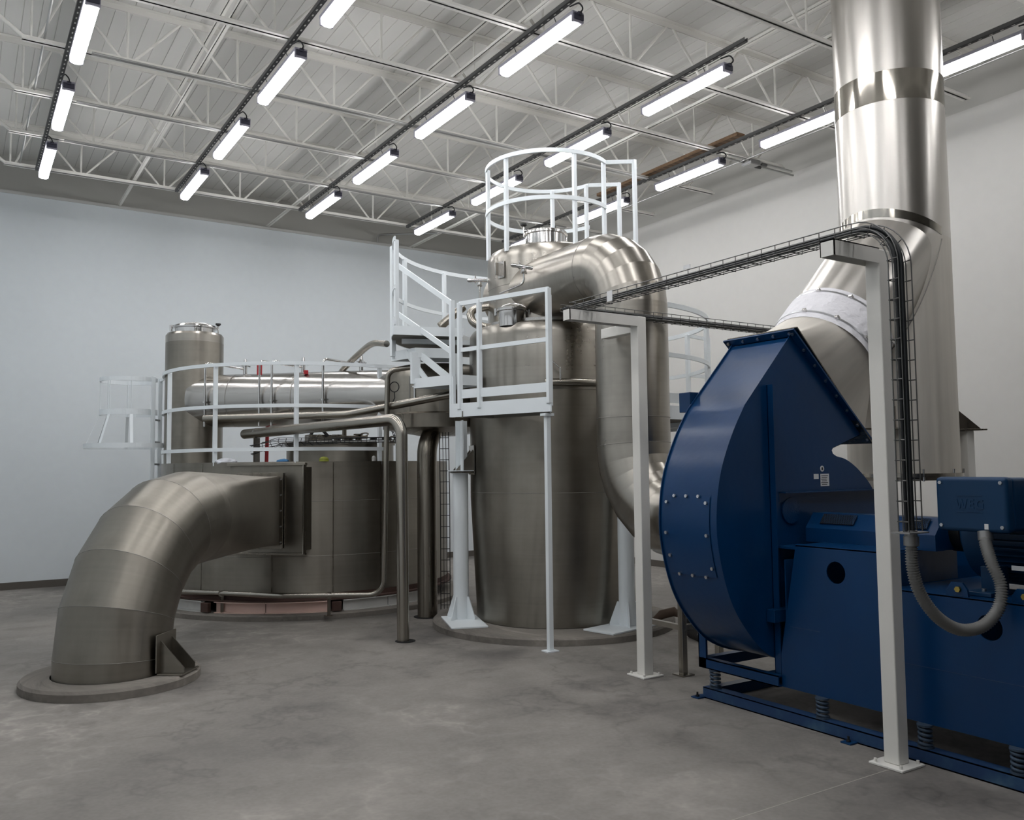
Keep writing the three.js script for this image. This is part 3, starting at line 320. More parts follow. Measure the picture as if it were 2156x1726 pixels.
{
  const o = thing('round_tank', 'wide dull stainless tank with a white railing on top', 'tank', [TC[0], 0.19, TC[1]]);
  part(o, 'skirt', lathe([[TR + 0.05, 0.185], [TR + 0.05, 0.2], [TR + 0.004, 0.205], [TR + 0.004, 0.26]], ...TC, 120), M.rust);
  part(o, 'shell', lathe([[TR, 0.23], [TR, 1.70], [TR - 0.02, 1.70], [TR - 0.02, 1.665], [0, 1.665]], ...TC, 120), M.steelDull);
  for (const a of [101, 122, 150, 83, 168]) part(o, 'panel_seam', orientBox(pol(TC, TR + 0.001, a, 0.96), V(-Math.sin(a * D2R), 0, Math.cos(a * D2R)), 0.003, 1.46, 0.012), M.pipeDark); part(o, 'girth_seam', lathe([[TR, 1.26], [TR + 0.002, 1.263], [TR, 1.266]], ...TC, 120), M.seam); part(o, 'girth_seam', lathe([[TR, 0.66], [TR + 0.002, 0.663], [TR, 0.666]], ...TC, 120), M.seam);
  const DC = [3.92, -10.02]; part(o, 'top_drum', lathe([[0.64, 1.66], [0.64, 1.90], [0.66, 1.90], [0.66, 1.925], [0, 1.93]], ...DC, 64), M.steelDull); part(o, 'drum_cover', lathe([[0.70, 1.926], [0.70, 1.936], [0, 1.94]], ...DC, 64), M.palePaint);
  // inlet box on the tank wall
  const dir = V(0.674, 0, -0.739).normalize(), at = (s, y) => V(1.04 + dir.x * s, y, -7.38 + dir.z * s), side = V(-dir.z, 0, dir.x); part(o, 'inlet_neck', orientBox(at(2.57, 1.18), dir, 0.44, 0.74, 0.12, 0.003), M.pipeDark); part(o, 'inlet_box', orientBox(at(2.90, 1.19), dir, 0.80, 0.90, 0.52, 0.004), M.steelDull); part(o, 'inlet_plate', orientBox(at(2.63, 1.19), dir, 0.86, 0.94, 0.014, 0.002), M.steelDull); part(o, 'inlet_lip', orientBox(at(2.62, 1.672), dir, 0.90, 0.03, 0.06, 0.003), M.steelDull); part(o, 'inlet_lip', orientBox(at(2.62, 0.715), dir, 0.90, 0.02, 0.05, 0.003), M.pipeDark); part(o, 'inlet_edge', orientBox(at(2.60, 1.19).addScaledVector(side, 0.44), dir, 0.014, 0.95, 0.08, 0.002), M.pipe);
}
// ---------------------------------------------------------------- blue centrifugal fan
const ZN = -3.88, ZO = -4.40, AX = 4.95;
const scroll = (() => { const c = new THREE.CatmullRomCurve3([[4.27, 1.985], [4.15, 1.80], [4.04, 1.56], [3.995, 1.33], [4.0, 1.10], [4.09, 0.78], [4.22, 0.58], [4.42, 0.40], [4.75, 0.295], [5.1, 0.32], [5.40, 0.50], [5.585, 0.80], [5.63, 1.12], [5.565, 1.40], [5.42, 1.545], [5.27, 1.63], [5.16, 1.655]].map(([x, y]) => V(x, y, 0)), false, 'centripetal'); const p = c.getPoints(90).map((q) => [q.x, q.y]); return [[4.725, 2.465], ...p, [5.125, 1.672], [5.115, 1.695], [5.13, 1.715], [5.455, 1.815]]; })();
function ribbon(line, z0, z1, off = 0) {                    // sheet following an outline in x, y (anticlockwise), pushed outward by off
  const P = [], N = [], U = [], I = []; let len = 0; line.forEach(([x, y], i) => { const a = line[Math.max(0, i - 1)], b = line[Math.min(line.length - 1, i + 1)], l = Math.hypot(b[0] - a[0], b[1] - a[1]), nx = (b[1] - a[1]) / l, ny = -(b[0] - a[0]) / l; if (i) len += Math.hypot(x - line[i - 1][0], y - line[i - 1][1]); for (const z of [z0, z1]) { P.push(x + nx * off, y + ny * off, z); N.push(nx, ny, 0); U.push(len, z); } });
  for (let i = 0; i < line.length - 1; i++) I.push(2 * i, 2 * i + 2, 2 * i + 1, 2 * i + 2, 2 * i + 3, 2 * i + 1); const g = new THREE.BufferGeometry(); g.setAttribute('position', new THREE.Float32BufferAttribute(P, 3)); g.setAttribute('normal', new THREE.Float32BufferAttribute(N, 3)); g.setAttribute('uv', new THREE.Float32BufferAttribute(U, 2)); g.setIndex(I); return clean(g); }
const FAN = thing('centrifugal_fan', 'large deep blue centrifugal fan on a spring-mounted steel base', 'fan', [AX, 0, ZN]);
{
  const o = FAN, grow = (k) => scroll.map(([x, y]) => [AX + (x - AX) * k, 1.17 + (y - 1.17) * k]);
  part(o, 'scroll_rim', ribbon(scroll, ZO, ZN), M.blue); part(o, 'side_plate', plateXY(grow(1.012), ZN - 0.003, ZN + 0.004), M.blue); part(o, 'side_plate', plateXY(grow(1.012), ZO - 0.004, ZO + 0.003), M.blue);
  // outlet flange
  const fa = V(4.735, 2.475, 0), fb = V(5.475, 1.80, 0), fd = fb.clone().sub(fa).normalize(), fn = V(-fd.y, fd.x, 0); const fl = part(o, 'outlet_flange', [bar(fa.clone().addScaledVector(fd, -0.055).setZ(ZN + 0.028), fb.clone().addScaledVector(fd, 0.055).setZ(ZN + 0.028), 0.012, 0.06, V(0, 0, 1)), bar(fa.clone().addScaledVector(fd, -0.055).setZ(ZO - 0.028), fb.clone().addScaledVector(fd, 0.055).setZ(ZO - 0.028), 0.012, 0.06, V(0, 0, 1)), bar(fa.clone().addScaledVector(fd, -0.028).setZ(ZO - 0.057), fa.clone().addScaledVector(fd, -0.028).setZ(ZN + 0.057), 0.055, 0.012, fn), bar(fb.clone().addScaledVector(fd, 0.028).setZ(ZO - 0.057), fb.clone().addScaledVector(fd, 0.028).setZ(ZN + 0.057), 0.055, 0.012, fn)], M.blue);
  const L = fa.distanceTo(fb); for (let k = 0; k < 8; k++) bolt(fl, fa.clone().addScaledVector(fd, -0.02 + (L + 0.04) * k / 7).setZ(ZN + 0.030).addScaledVector(fn, -0.006), fn.clone().negate(), 0.011, 0.012); for (let k = 0; k < 5; k++) bolt(fl, fa.clone().addScaledVector(fd, -0.03).addScaledVector(fn, -0.006).setZ(ZO - 0.02 + 0.55 * k / 4), fn.clone().negate(), 0.011, 0.012);
  // bolted access panel on the rim
  const sub = scroll.filter(([x, y]) => x < 4.4 && y > 0.88 && y < 1.44); const pz0 = -4.355, pz1 = -3.945; const ap = part(o, 'access_panel', ribbon(sub, pz0, pz1, 0.006), M.blue); const pick = (y) => { let b = sub[0]; for (const q of sub) if (Math.abs(q[1] - y) < Math.abs(b[1] - y)) b = q; return b; };
  for (const [y, z] of [[1.42, -4.26], [1.42, -4.15], [1.42, -4.04], [1.36, -4.33], [1.36, -3.97], [1.18, -4.335], [1.17, -3.965], [0.99, -4.325], [0.97, -3.96], [0.91, -4.27], [0.905, -4.15], [0.90, -4.03]]) { const q = pick(y); bolt(ap, V(q[0] - 0.007, q[1], z), V(-1, (q[1] - 1.17) * 0.7, 0), 0.012, 0.014); }
  part(o, 'rear_bracket', box(4.30, 1.98, -4.52, 4.42, 2.12, -4.41, 0.004), M.blue);
  // stiffeners on the near side
  part(o, 'side_stiffener', [box(4.47, 0.21, ZN + 0.005, 4.55, 2.13, ZN + 0.010), box(4.47, 0.21, ZN + 0.005, 4.478, 2.13, ZN + 0.055)], M.blue); part(o, 'shelf_angle', [box(4.55, 1.36, ZN + 0.005, 5.62, 1.425, ZN + 0.012), box(4.55, 1.418, ZN + 0.005, 5.62, 1.425, ZN + 0.07)], M.blue);
  part(o, 'hub_plate', clean(new THREE.CylinderGeometry(0.085, 0.085, 0.012, 32)).rotateX(Math.PI / 2).translate(4.66, 1.30, ZN + 0.012), M.blue); part(o, 'bearing_shelf', box(4.50, 1.065, ZN + 0.006, 4.74, 1.078, -3.70), M.blue);
  // stand under the scroll
  part(o, 'stand_leg', [box(4.41, 0.20, -4.50, 4.49, 0.46, -4.492), box(4.41, 0.20, -4.50, 4.418, 0.46, -4.43)], M.blue); part(o, 'stand_leg', box(5.46, 0.20, -4.50, 5.54, 0.6, -4.43), M.blue); part(o, 'stand_rail', [box(4.41, 0.20, -4.50, 4.48, 0.207, -3.8), box(4.41, 0.20, -4.50, 4.418, 0.27, -3.8), box(4.41, 0.262, -4.50, 4.46, 0.27, -3.8)], M.blue); part(o, 'stand_rail', box(5.46, 0.20, -4.50, 5.53, 0.27, -3.8), M.blue); part(o, 'cross_rail', box(4.42, 0.20, -4.50, 5.53, 0.27, -4.44), M.blue); part(o, 'cross_rail', box(4.42, 0.20, -3.95, 5.53, 0.262, -3.89), M.blue);
  part(o, 'corner_gusset', plateXY([[4.55, 1.06], [4.68, 1.06], [4.55, 0.25]], ZN + 0.005, ZN + 0.012), M.blue); part(o, 'clip', box(4.40, 0.60, ZN + 0.01, 4.58, 0.68, ZN + 0.075, 0.003), M.blue);
  // base box: side plate with two round openings, a high pedestal for the bearings and a lower deck for the motor
  const circ = (z, y, r) => { const a = []; for (let k = 0; k < 28; k++) a.push([z + r * Math.cos(k * Math.PI / 14), y + r * Math.sin(k * Math.PI / 14)]); return a; };
  const side = [[-3.80, 0.20], [-0.9, 0.20], [-0.9, 0.90], [-2.98, 0.90], [-3.04, 1.09], [-3.06, 1.10], [-3.66, 1.10], [-3.76, 0.60], [-3.80, 0.40]]; part(o, 'base_side', plateZY(side, 4.445, 4.453, [circ(-3.37, 0.955, 0.066), circ(-2.46, 0.765, 0.066)]), M.blue); part(o, 'base_side', plateZY(side, 5.42, 5.43), M.blue);
  part(o, 'pedestal_top', box(4.445, 1.093, -3.66, 5.16, 1.102, -3.06), M.blue); part(o, 'motor_deck', box(4.445, 0.893, -3.02, 5.43, 0.902, -0.9), M.blue); part(o, 'pedestal_end', box(4.453, 0.902, -3.045, 5.16, 1.093, -3.035), M.blue); part(o, 'base_end', box(4.453, 0.2, -3.76, 5.42, 1.0, -3.752), M.blue); part(o, 'weld_line', [box(4.4435, 0.585, -3.72, 4.4452, 0.588, -3.5), box(4.4435, 0.50, -2.95, 4.4452, 0.503, -2.2)], M.blueDusty);
  // shaft guard with mesh windows
  const hp = [[4.72, 1.10], [4.72, 1.19], [4.80, 1.285], [4.93, 1.285], [5.20, 1.16], [5.20, 1.10]]; const hood = part(o, 'shaft_guard', plateXY(hp, -3.80, -2.90), M.blue); const hn = V(-0.10, 0.08, 0).normalize(), hu = V(0.08, 0.10, 0).normalize();
  for (const [z0, z1] of [[-3.70, -3.45], [-3.10, -2.96]]) { const c0 = V(4.76, 1.25, 0); part(hood, 'vent_opening', bar(c0.clone().addScaledVector(hn, 0.001).setZ(z0), c0.clone().addScaledVector(hn, 0.001).setZ(z1), 0.075, 0.003, hn), M.darkHole); const w = []; for (let z = z0; z < z1; z += 0.013) for (const s of [-1, 1]) w.push(rod(c0.clone().addScaledVector(hn, 0.004).addScaledVector(hu, -0.037 * s).setZ(z), c0.clone().addScaledVector(hn, 0.004).addScaledVector(hu, 0.037 * s).setZ(Math.min(z + 0.04, z1)), 0.0014, 4)); const m = part(hood, 'vent_mesh', w, M.motor); m.userData.kind = 'stuff'; }
  // springs and floor rails
  const SZ = [-4.37, -3.49, -2.83, -2.34, -1.6]; const coil = (x, z) => { const p = []; for (let k = 0; k <= 90; k++) { const a = k / 90 * 2 * Math.PI * 4.2; p.push(V(x + 0.030 * Math.cos(a), 0.087 + 0.105 * k / 90, z + 0.030 * Math.sin(a))); } return sweep(p, 0.0095, 7); };
  for (const x of [4.435, 5.44]) for (const z of SZ) { const s = part(o, 'spring_mount', coil(x, z), M.spring); part(s, 'top_seat', cyl(x, 0.19, 0.20, z, 0.042, 20), M.spring); part(s, 'bottom_seat', cyl(x, 0.076, 0.088, z, 0.042, 20), M.spring); }
  for (const x of [4.395, 5.40]) part(o, 'floor_rail', [box(x, 0.001, -4.45, x + 0.08, 0.008, -0.9), box(x, 0.001, -4.45, x + 0.007, 0.076, -0.9), box(x, 0.069, -4.45, x + 0.08, 0.076, -0.9)], M.blueDusty); part(o, 'cross_tie', box(4.40, 0.002, -4.45, 5.48, 0.074, -4.38), M.blue);
  for (const z of [-4.47, -3.26]) { const c = part(o, 'floor_clip', box(4.33, 0.001, z - 0.035, 4.44, 0.010, z + 0.035, 0.002), M.blue); part(c, 'anchor_bolt', [cyl(4.36, 0.010, 0.04, z, 0.007, 8), cyl(4.36, 0.010, 0.021, z, 0.014, 6)], M.black); }
  // stickers on the near side plate
  const print = (w, h, f) => tex(w, h, f, true, 1); const r0 = rng(77);
  const label = part(o, 'data_plate', box(4.985, 1.455, ZN + 0.004, 5.075, 1.54, ZN + 0.0055), M.paper); for (let k = 0; k < 6; k++) part(label, 'print_line', box(4.99 + 0.008 * r0(), 1.525 - 0.012 * k, ZN + 0.0055, 5.065 - 0.02 * r0(), 1.529 - 0.012 * k, ZN + 0.006), M.black); part(o, 'small_sticker', box(4.915, 1.505, ZN + 0.004, 4.965, 1.54, ZN + 0.0055), M.paper); part(o, 'round_sticker', clean(new THREE.CylinderGeometry(0.02, 0.02, 0.002, 24)).rotateX(Math.PI / 2).translate(5.005, 1.575, ZN + 0.005), M.paper); part(o, 'round_sticker_mark', box(4.998, 1.566, ZN + 0.006, 5.013, 1.584, ZN + 0.0068), M.black);
}
// ---------------------------------------------------------------- motor
{
  const MX = 4.98, MY = 1.215, o = thing('electric_motor', 'blue finned electric motor on the end of the fan base', 'motor', [MX, 0.902, -2.3]); const zc = (r, z0, z1, seg = 48, r2 = r) => rod(V(MX, MY, z0), V(MX, MY, z1), r, seg, r2);
  part(o, 'body', zc(0.245, -2.66, -1.5), M.motor); part(o, 'end_bell', [zc(0.272, -2.74, -2.64), zc(0.20, -2.79, -2.74, 48, 0.27)], M.motor); part(o, 'shaft', zc(0.05, -2.95, -2.78, 20), M.black); part(o, 'coupling', zc(0.13, -2.93, -2.84, 28), M.black);
  for (let k = 0; k < 26; k++) { const a = (118 + k * 7.6) * D2R, c = Math.cos(a), s = Math.sin(a); part(o, 'cooling_fin', bar(V(MX + c * 0.262, MY + s * 0.262, -2.63), V(MX + c * 0.262, MY + s * 0.262, -1.55), 0.006, 0.05, V(c, s, 0)), M.motor); }
  part(o, 'top_pad', box(4.78, 1.40, -2.62, 5.1, 1.495, -1.6, 0.01), M.motor);
  for (const x of [4.62, 5.22]) for (const z of [-2.56, -2.26]) { const f = part(o, 'foot', [box(x - 0.09, 0.903, z - 0.07, x + 0.16, 0.925, z + 0.07, 0.004), box(x + 0.03, 0.92, z - 0.05, x + 0.13, 1.05, z + 0.05, 0.006)], M.motor); bolt(f, V(x - 0.03, 0.925, z), V(0, 1, 0), 0.013, 0.014); }
  for (const z of [-2.63, -2.29]) { const f = part(o, 'slide_lug', plateZY([[z - 0.06, 0.903], [z + 0.06, 0.903], [z + 0.055, 0.94], [z + 0.03, 0.975], [z - 0.03, 0.975], [z - 0.055, 0.94]], 4.455, 4.47), M.blue); bolt(f, V(4.455, 0.94, z + 0.01), V(-1, 0, 0), 0.016, 0.016, M.brass, 'jack_bolt'); }
  part(o, 'name_plate', box(4.70, 1.035, -2.47, 4.706, 1.06, -2.36), M.bolt);
  const tb = part(o, 'terminal_box', [box(4.50, 1.25, -2.71, 4.66, 1.525, -2.34, 0.02), box(4.60, 1.30, -2.62, 4.80, 1.46, -2.40, 0.01)], M.motor); part(tb, 'box_lid', box(4.435, 1.245, -2.715, 4.505, 1.53, -2.335, 0.022), M.motor); for (const y of [1.275, 1.50]) for (const z of [-2.685, -2.365]) bolt(tb, V(4.437, y, z), V(-1, 0, 0), 0.010, 0.008); part(tb, 'tag', box(4.4325, 1.262, -2.455, 4.436, 1.29, -2.435), M.paper);
  const font = await new FontLoader().loadAsync('fonts/droid/droid_sans_bold.typeface.json'); const g = new TextGeometry('WEG', { font, size: 0.05, depth: 0.004, curveSegments: 3, bevelEnabled: false }); g.computeBoundingBox(); g.translate(-(g.boundingBox.max.x + g.boundingBox.min.x) / 2, 0, 0); const q = clean(g); q.rotateY(-Math.PI / 2); q.translate(4.4355, 1.365, -2.53); part(tb, 'embossed_letters', q, M.motor); part(tb, 'embossed_line', [box(4.4325, 1.43, -2.60, 4.436, 1.434, -2.46), box(4.4325, 1.345, -2.60, 4.436, 1.349, -2.46)], M.motor);
}
// ---------------------------------------------------------------- exhaust: transition, sleeve, branch and stack
const SC = [6.34, -4.14], SR = 0.412, WY = 3.36;
{
  const zc = (ZN + ZO) / 2, dir = V(1, 1, 0).normalize(), c0 = V(5.112, 2.132, zc), at = (s) => c0.clone().addScaledVector(dir, s), zk = (s) => { const p = at(s); p.z = zc + (SC[1] - zc) * s / 1.73; return p; };
  { const o = thing('transition_duct', 'square-to-round steel duct piece bolted on the fan outlet', 'duct', at(0).toArray()); part(o, 'cone', loftRoundRect(zk(0.40), at(0.02), dir.clone().negate(), 0.385, 0.99, 0.53), M.stackDull); part(o, 'flange', [orientBox(at(0.013), dir, 1.10, 0.63, 0.010, 0.002, V(0, 0, 1))], M.pipeDark); part(o, 'collar', sweep([zk(0.39), zk(0.48)], 0.387, 56, false), M.stackDull); }
  { const o = thing('flexible_sleeve', 'white fabric expansion sleeve clamped around the slanting duct', 'sleeve', zk(0.5).toArray()); const n = 22, pts = [], rs = []; for (let k = 0; k <= n; k++) { const t = k / n; pts.push(zk(0.37 + 0.33 * t)); rs.push(0.396 + 0.016 * Math.sin(Math.PI * t) + 0.003 * Math.sin(9 * t)); } part(o, 'fabric', sweep(pts, rs, 72, false), M.fabric);
    for (const s of [0.42, 0.65]) { const b = part(o, 'clamp_band', sweep([zk(s - 0.008), zk(s + 0.008)], 0.408, 72, false), M.bolt); for (let k = 0; k < 5; k++) { const a = (100 + 34 * k) * D2R, u = V(-dir.y, dir.x, 0), p = zk(s).addScaledVector(u, 0.412 * Math.sin(a)).add(V(0, 0, -0.412 * Math.cos(a))); part(b, 'buckle', orientBox(p, dir, 0.03, 0.03, 0.02, 0.003), M.chrome); } } }
  const o = thing('exhaust_stack', 'tall shiny stainless exhaust stack going up through the roof', 'stack', [SC[0], 1.5, SC[1]]);
  part(o, 'lower_shell', lathe([[SR, 1.53], [SR, WY]], ...SC, 80), M.stackDull); part(o, 'middle_shell', lathe([[SR, WY], [SR, 4.42]], ...SC, 80), M.steelStack); part(o, 'upper_shell', lathe([[SR, 4.66], [SR, HD + 0.25]], ...SC, 80), M.steelStack); part(o, 'polished_band', lathe([[SR, 4.42], [SR + 0.0015, 4.421], [SR + 0.0015, 4.659], [SR, 4.66]], ...SC, 80), M.steelBand);
  part(o, 'branch', sweep([zk(0.62), V(SC[0], WY, SC[1])], 0.392, 72, false), M.steelStack);
  // polished weld along the branch joint
  const P = [], N = [], U = [], I = []; const nn = 40; for (let k = 0; k <= nn; k++) { const a = (92 + 176 * k / nn) * D2R, x = Math.cos(a), z = Math.sin(a), y = WY + 0.4145 * SR * -x; for (const [j, dy] of [[0, -0.012], [1, 0.055]]) { P.push(SC[0] + (SR + 0.0015) * x, y + dy, SC[1] + (SR + 0.0015) * z); N.push(x, 0, z); U.push(a * SR, dy); } } for (let k = 0; k < nn; k++) I.push(2 * k, 2 * k + 1, 2 * k + 2, 2 * k + 2, 2 * k + 1, 2 * k + 3); const g = new THREE.BufferGeometry(); g.setAttribute('position', new THREE.Float32BufferAttribute(P, 3)); g.setAttribute('normal', new THREE.Float32BufferAttribute(N, 3)); g.setAttribute('uv', new THREE.Float32BufferAttribute(U, 2)); g.setIndex(I); part(o, 'joint_band', clean(g), M.steelBand);
  const low = []; for (let k = 0; k <= 24; k++) { const a = (92 + 88 * k / 24) * D2R; low.push(V(SC[0] + (SR + 0.001) * Math.cos(a), WY + 2.414 * SR * Math.cos(a), SC[1] + (SR + 0.001) * Math.sin(a))); } part(o, 'weld_seam', sweep(low, 0.004, 5, false), M.seam);
  const cap = part(o, 'bottom_cap', lathe([[0, 1.465], [SR + 0.002, 1.475], [SR + 0.002, 1.50]], ...SC, 80), M.steelDull); part(cap, 'rim_flange', lathe([[SR, 1.50], [SR + 0.022, 1.50], [SR + 0.022, 1.528], [SR, 1.53]], ...SC, 80), M.pipe); for (let k = 0; k < 10; k++) { const p = pol(SC, SR + 0.014, 20 + 36 * k, 1.49); part(cap, 'clamp_bolt', cyl(p.x, 1.47, 1.56, p.z, 0.009, 8), M.chrome); } part(cap, 'drain', [cyl(6.52, 1.41, 1.47, -3.86, 0.045, 20), cyl(6.52, 1.40, 1.42, -3.86, 0.058, 20)], M.steelDull);
}
[[6.78, -3.88, 30.6, 'white stack leg with a triangular steel bracket right of the stack'], [6.55, -4.62, -66, 'white stack leg seen under the rear of the stack'], [5.86, -3.97, 160, 'white stack leg hidden behind the near cable post']].forEach(([x, z, a, lab]) => { const o = thing('stack_support', lab, 'support', [x, 0, z], 'supports of the exhaust stack'); part(o, 'post', box(x - 0.05, 0.012, z - 0.05, x + 0.05, 1.86, z + 0.05, 0.006), M.postWhite); part(o, 'base_plate', box(x - 0.1, 0.001, z - 0.1, x + 0.1, 0.013, z + 0.1), M.postWhite); const n = V(Math.cos(a * D2R), 0, Math.sin(a * D2R)), t = V(-n.z, 0, n.x); part(o, 'seat_plate', orientBox(V(x, 1.866, z), n, 0.2, 0.012, 0.26, 0.002), M.pipeDark); for (const s of [-1, 1]) { const g = plateXY([[0.10, 1.873], [-0.10, 1.873], [-0.10, 2.04]], -0.004, 0.004); g.rotateY(Math.atan2(-n.z, n.x)); g.translate(x + t.x * 0.06 * s, 0, z + t.z * 0.06 * s); part(o, 'bracket_web', g, M.pipeDark); } });
// ---------------------------------------------------------------- cable posts, trays, cables
function cablePost(x, z, armX, lab, extra) { const o = thing('cable_post', lab, 'post', [x, 0, z], 'posts carrying the cable tray'); part(o, 'post', box(x - 0.045, 0.012, z - 0.045, x + 0.045, 2.78, z + 0.045, 0.007), M.postWhite); part(o, 'base_plate', box(x - 0.1, 0.001, z - 0.1, x + 0.1, 0.013, z + 0.1, 0.003), M.postWhite); part(o, 'arm', [box(armX, 2.70, z - 0.045, x - 0.04, 2.785, z - 0.039), box(armX, 2.70, z + 0.039, x - 0.04, 2.785, z + 0.045), box(armX, 2.779, z - 0.045, x - 0.04, 2.785, z + 0.045), box(armX, 2.70, z - 0.045, armX + 0.006, 2.785, z + 0.045)], M.postWhite); if (extra) part(o, 'short_arm', box(x - 0.04, 2.66, z - 0.42, x + 0.04, 2.74, z - 0.04, 0.004), M.postWhite); for (const [dx, dz] of [[-0.075, -0.075], [0.075, 0.075], [-0.075, 0.075], [0.075, -0.075]]) part(o, 'anchor', cyl(x + dx, 0.013, 0.03, z + dz, 0.009, 6), M.postWhite); }
cablePost(4.49, -5.16, 3.79, 'white square cable post in front of the round duct riser', true); cablePost(4.26, -2.89, 3.835, 'tall white square cable post nearest the viewer, before the blue fan base', false);
function tray(name, label, path, w, half = 0.055, deep = 0.055, step = 0.1, r = 0.0033, mat = M.wire) { // wire basket along a path; w(i) is the width direction
  const o = thing(name, label, 'cable tray', path[0].toArray(), 'wire basket cable trays'); const n = path.length, T = path.map((p, i) => { const t = V(0, 0, 0); if (i) t.add(p.clone().sub(path[i - 1]).normalize()); if (i < n - 1) t.add(path[i + 1].clone().sub(p).normalize()); return t.normalize(); }); const W = path.map((p, i) => { const ww = (typeof w === 'function' ? w(i, T[i]) : w).clone(); return ww.sub(T[i].clone().multiplyScalar(ww.dot(T[i]))).normalize(); }), N = T.map((t, i) => new THREE.Vector3().crossVectors(t, W[i]).normalize());
  const offs = [[-half, deep], [-half, deep * 0.45], [-half, 0], [-half * 0.33, 0], [half * 0.33, 0], [half, 0], [half, deep * 0.45], [half, deep]]; for (const [a, b] of offs) part(o, 'long_wire', sweep(path.map((p, i) => p.clone().addScaledVector(W[i], a).addScaledVector(N[i], b)), r, 5), mat);
  let acc = step * 0.5; for (let i = 0; i < n - 1; i++) { const L = path[i].distanceTo(path[i + 1]); let s = acc; while (s < L) { const t = s / L, p = path[i].clone().lerp(path[i + 1], t), ww = W[i].clone().lerp(W[i + 1], t).normalize(), nn = N[i].clone().lerp(N[i + 1], t).normalize(), q = (a, b) => p.clone().addScaledVector(ww, a).addScaledVector(nn, b - 0.004); part(o, 'cross_wire', sweep([q(-half, deep), q(-half, 0), q(half, 0), q(half, deep)], r, 4), mat); s += step; } acc = s - L; } return o; }
const TX = 3.95, TYb = 2.80;
const bend = (x, y, z, r, n = 9) => { const p = []; for (let k = 1; k <= n; k++) { const a = Math.PI / 2 * k / n; p.push(V(x, y - r + r * Math.cos(a), z - r + r * Math.sin(a))); } return p; };
const p1 = [V(TX, TYb, -5.235), V(TX, TYb, -4.4), V(TX, TYb, -2.80), ...bend(TX, TYb, -2.58, 0.2), V(TX, 2.0, -2.58), V(TX, 1.27, -2.58)];
tray('cable_tray', 'wire basket cable tray from the far post over the near post and down it', p1, V(1, 0, 0)); const p2 = [V(3.88, TYb, -5.30), V(5.2, TYb, -5.30), V(6.42, TYb, -5.30)];
tray('cable_tray', 'wire basket cable tray running level towards the exhaust stack', p2, V(0, 0, -1));
const off = (path, a, b) => path.map((p, i) => p.clone().add(V(a, 0, 0)).add(i > 2 && i < 3 + 9 ? V(0, b * Math.cos(Math.PI / 2 * (i - 2) / 9), b * Math.sin(Math.PI / 2 * (i - 2) / 9)) : i >= 12 ? V(0, 0, b) : V(0, b, 0)));
[[-0.018, 0.018, M.cable, 'thick black cable in the tray over the near cable post'], [0.008, 0.018, M.cableGreen, 'dark green cable in the tray over the near cable post'], [0.0, 0.038, M.cable, 'uppermost black cable in the tray over the near cable post']].forEach(([a, b, m, lab], i) => single('power_cable', lab, 'cable', sweep(off(p1, a, b), i === 1 ? 0.0095 : 0.0105, 9), m, 'cables in the long tray'));
[[-0.02, 0.018, 'black cable at the near side of the level tray'], [0.012, 0.018, 'black cable at the far side of the level tray']].forEach(([a, b, lab]) => single('power_cable', lab, 'cable', sweep(p2.map((p) => p.clone().add(V(0, b, a))), 0.015, 9), M.cable, 'cables in the level tray'));
single('tray_label', 'small white tag clipped on the long cable tray', 'tag', box(TX - 0.062, 2.86, -4.02, TX - 0.058, 2.885, -3.96), M.paper); single('tray_label', 'square white tag hanging at the bend of the cable trays', 'tag', box(TX - 0.062, 2.785, -4.80, TX - 0.058, 2.86, -4.74), M.paper);
{ const o = thing('flexible_conduit', 'ribbed grey flexible conduit hanging in a loop to the motor box', 'conduit', [3.95, 1.24, -2.55]); const c = new THREE.CatmullRomCurve3([V(3.955, 1.225, -2.555), V(3.955, 1.10, -2.555), V(3.985, 0.97, -2.54), V(4.06, 0.85, -2.50), V(4.17, 0.785, -2.45), V(4.28, 0.80, -2.40), V(4.365, 0.885, -2.365), V(4.395, 0.99, -2.365), V(4.40, 1.10, -2.41), V(4.435, 1.20, -2.455), V(4.455, 1.235, -2.465)], false, 'centripetal'); const L = c.getLength(), n = Math.round(L / 0.0032), pts = c.getSpacedPoints(n), rs = pts.map((p, i) => 0.027 + 0.0042 * Math.cos(i * Math.PI / 2)); part(o, 'hose', sweep(pts, rs, 18), M.flexGrey); part(o, 'gland', [cyl(3.955, 1.20, 1.245, -2.555, 0.036, 10), cyl(3.955, 1.245, 1.275, -2.555, 0.03, 14)], M.galv); part(o, 'gland', [rod(V(4.448, 1.205, -2.46), V(4.456, 1.25, -2.466), 0.036, 10)], M.galv); part(o, 'fixing_plate', box(3.86, 1.262, -2.60, 4.02, 1.268, -2.5), M.galv); }
// stainless stand under the lower elbow
{ const o = thing('duct_stand', 'square stainless stand under the duct elbow behind the fan', 'stand', [4.92, 0, -5.0]); for (const x of [4.74, 5.13]) { part(o, 'leg', box(x - 0.025, 0.01, -5.03, x + 0.025, 0.80, -4.98, 0.004), M.pipe); part(o, 'foot_plate', box(x - 0.06, 0.001, -5.065, x + 0.06, 0.011, -4.945), M.pipe); } part(o, 'cross_bar', bar(V(4.765, 0.36, -5.005), V(5.105, 0.36, -5.005), 0.04, 0.04), M.pipe); part(o, 'saddle', bar(V(4.70, 0.82, -5.005), V(5.17, 0.82, -5.005), 0.05, 0.04), M.pipe); part(o, 'side_bar', bar(V(4.74, 0.36, -5.03), V(4.74, 0.36, -5.45), 0.04, 0.04), M.pipe); part(o, 'leg', box(4.715, 0.01, -5.5, 4.765, 0.38, -5.45, 0.004), M.pipe); }
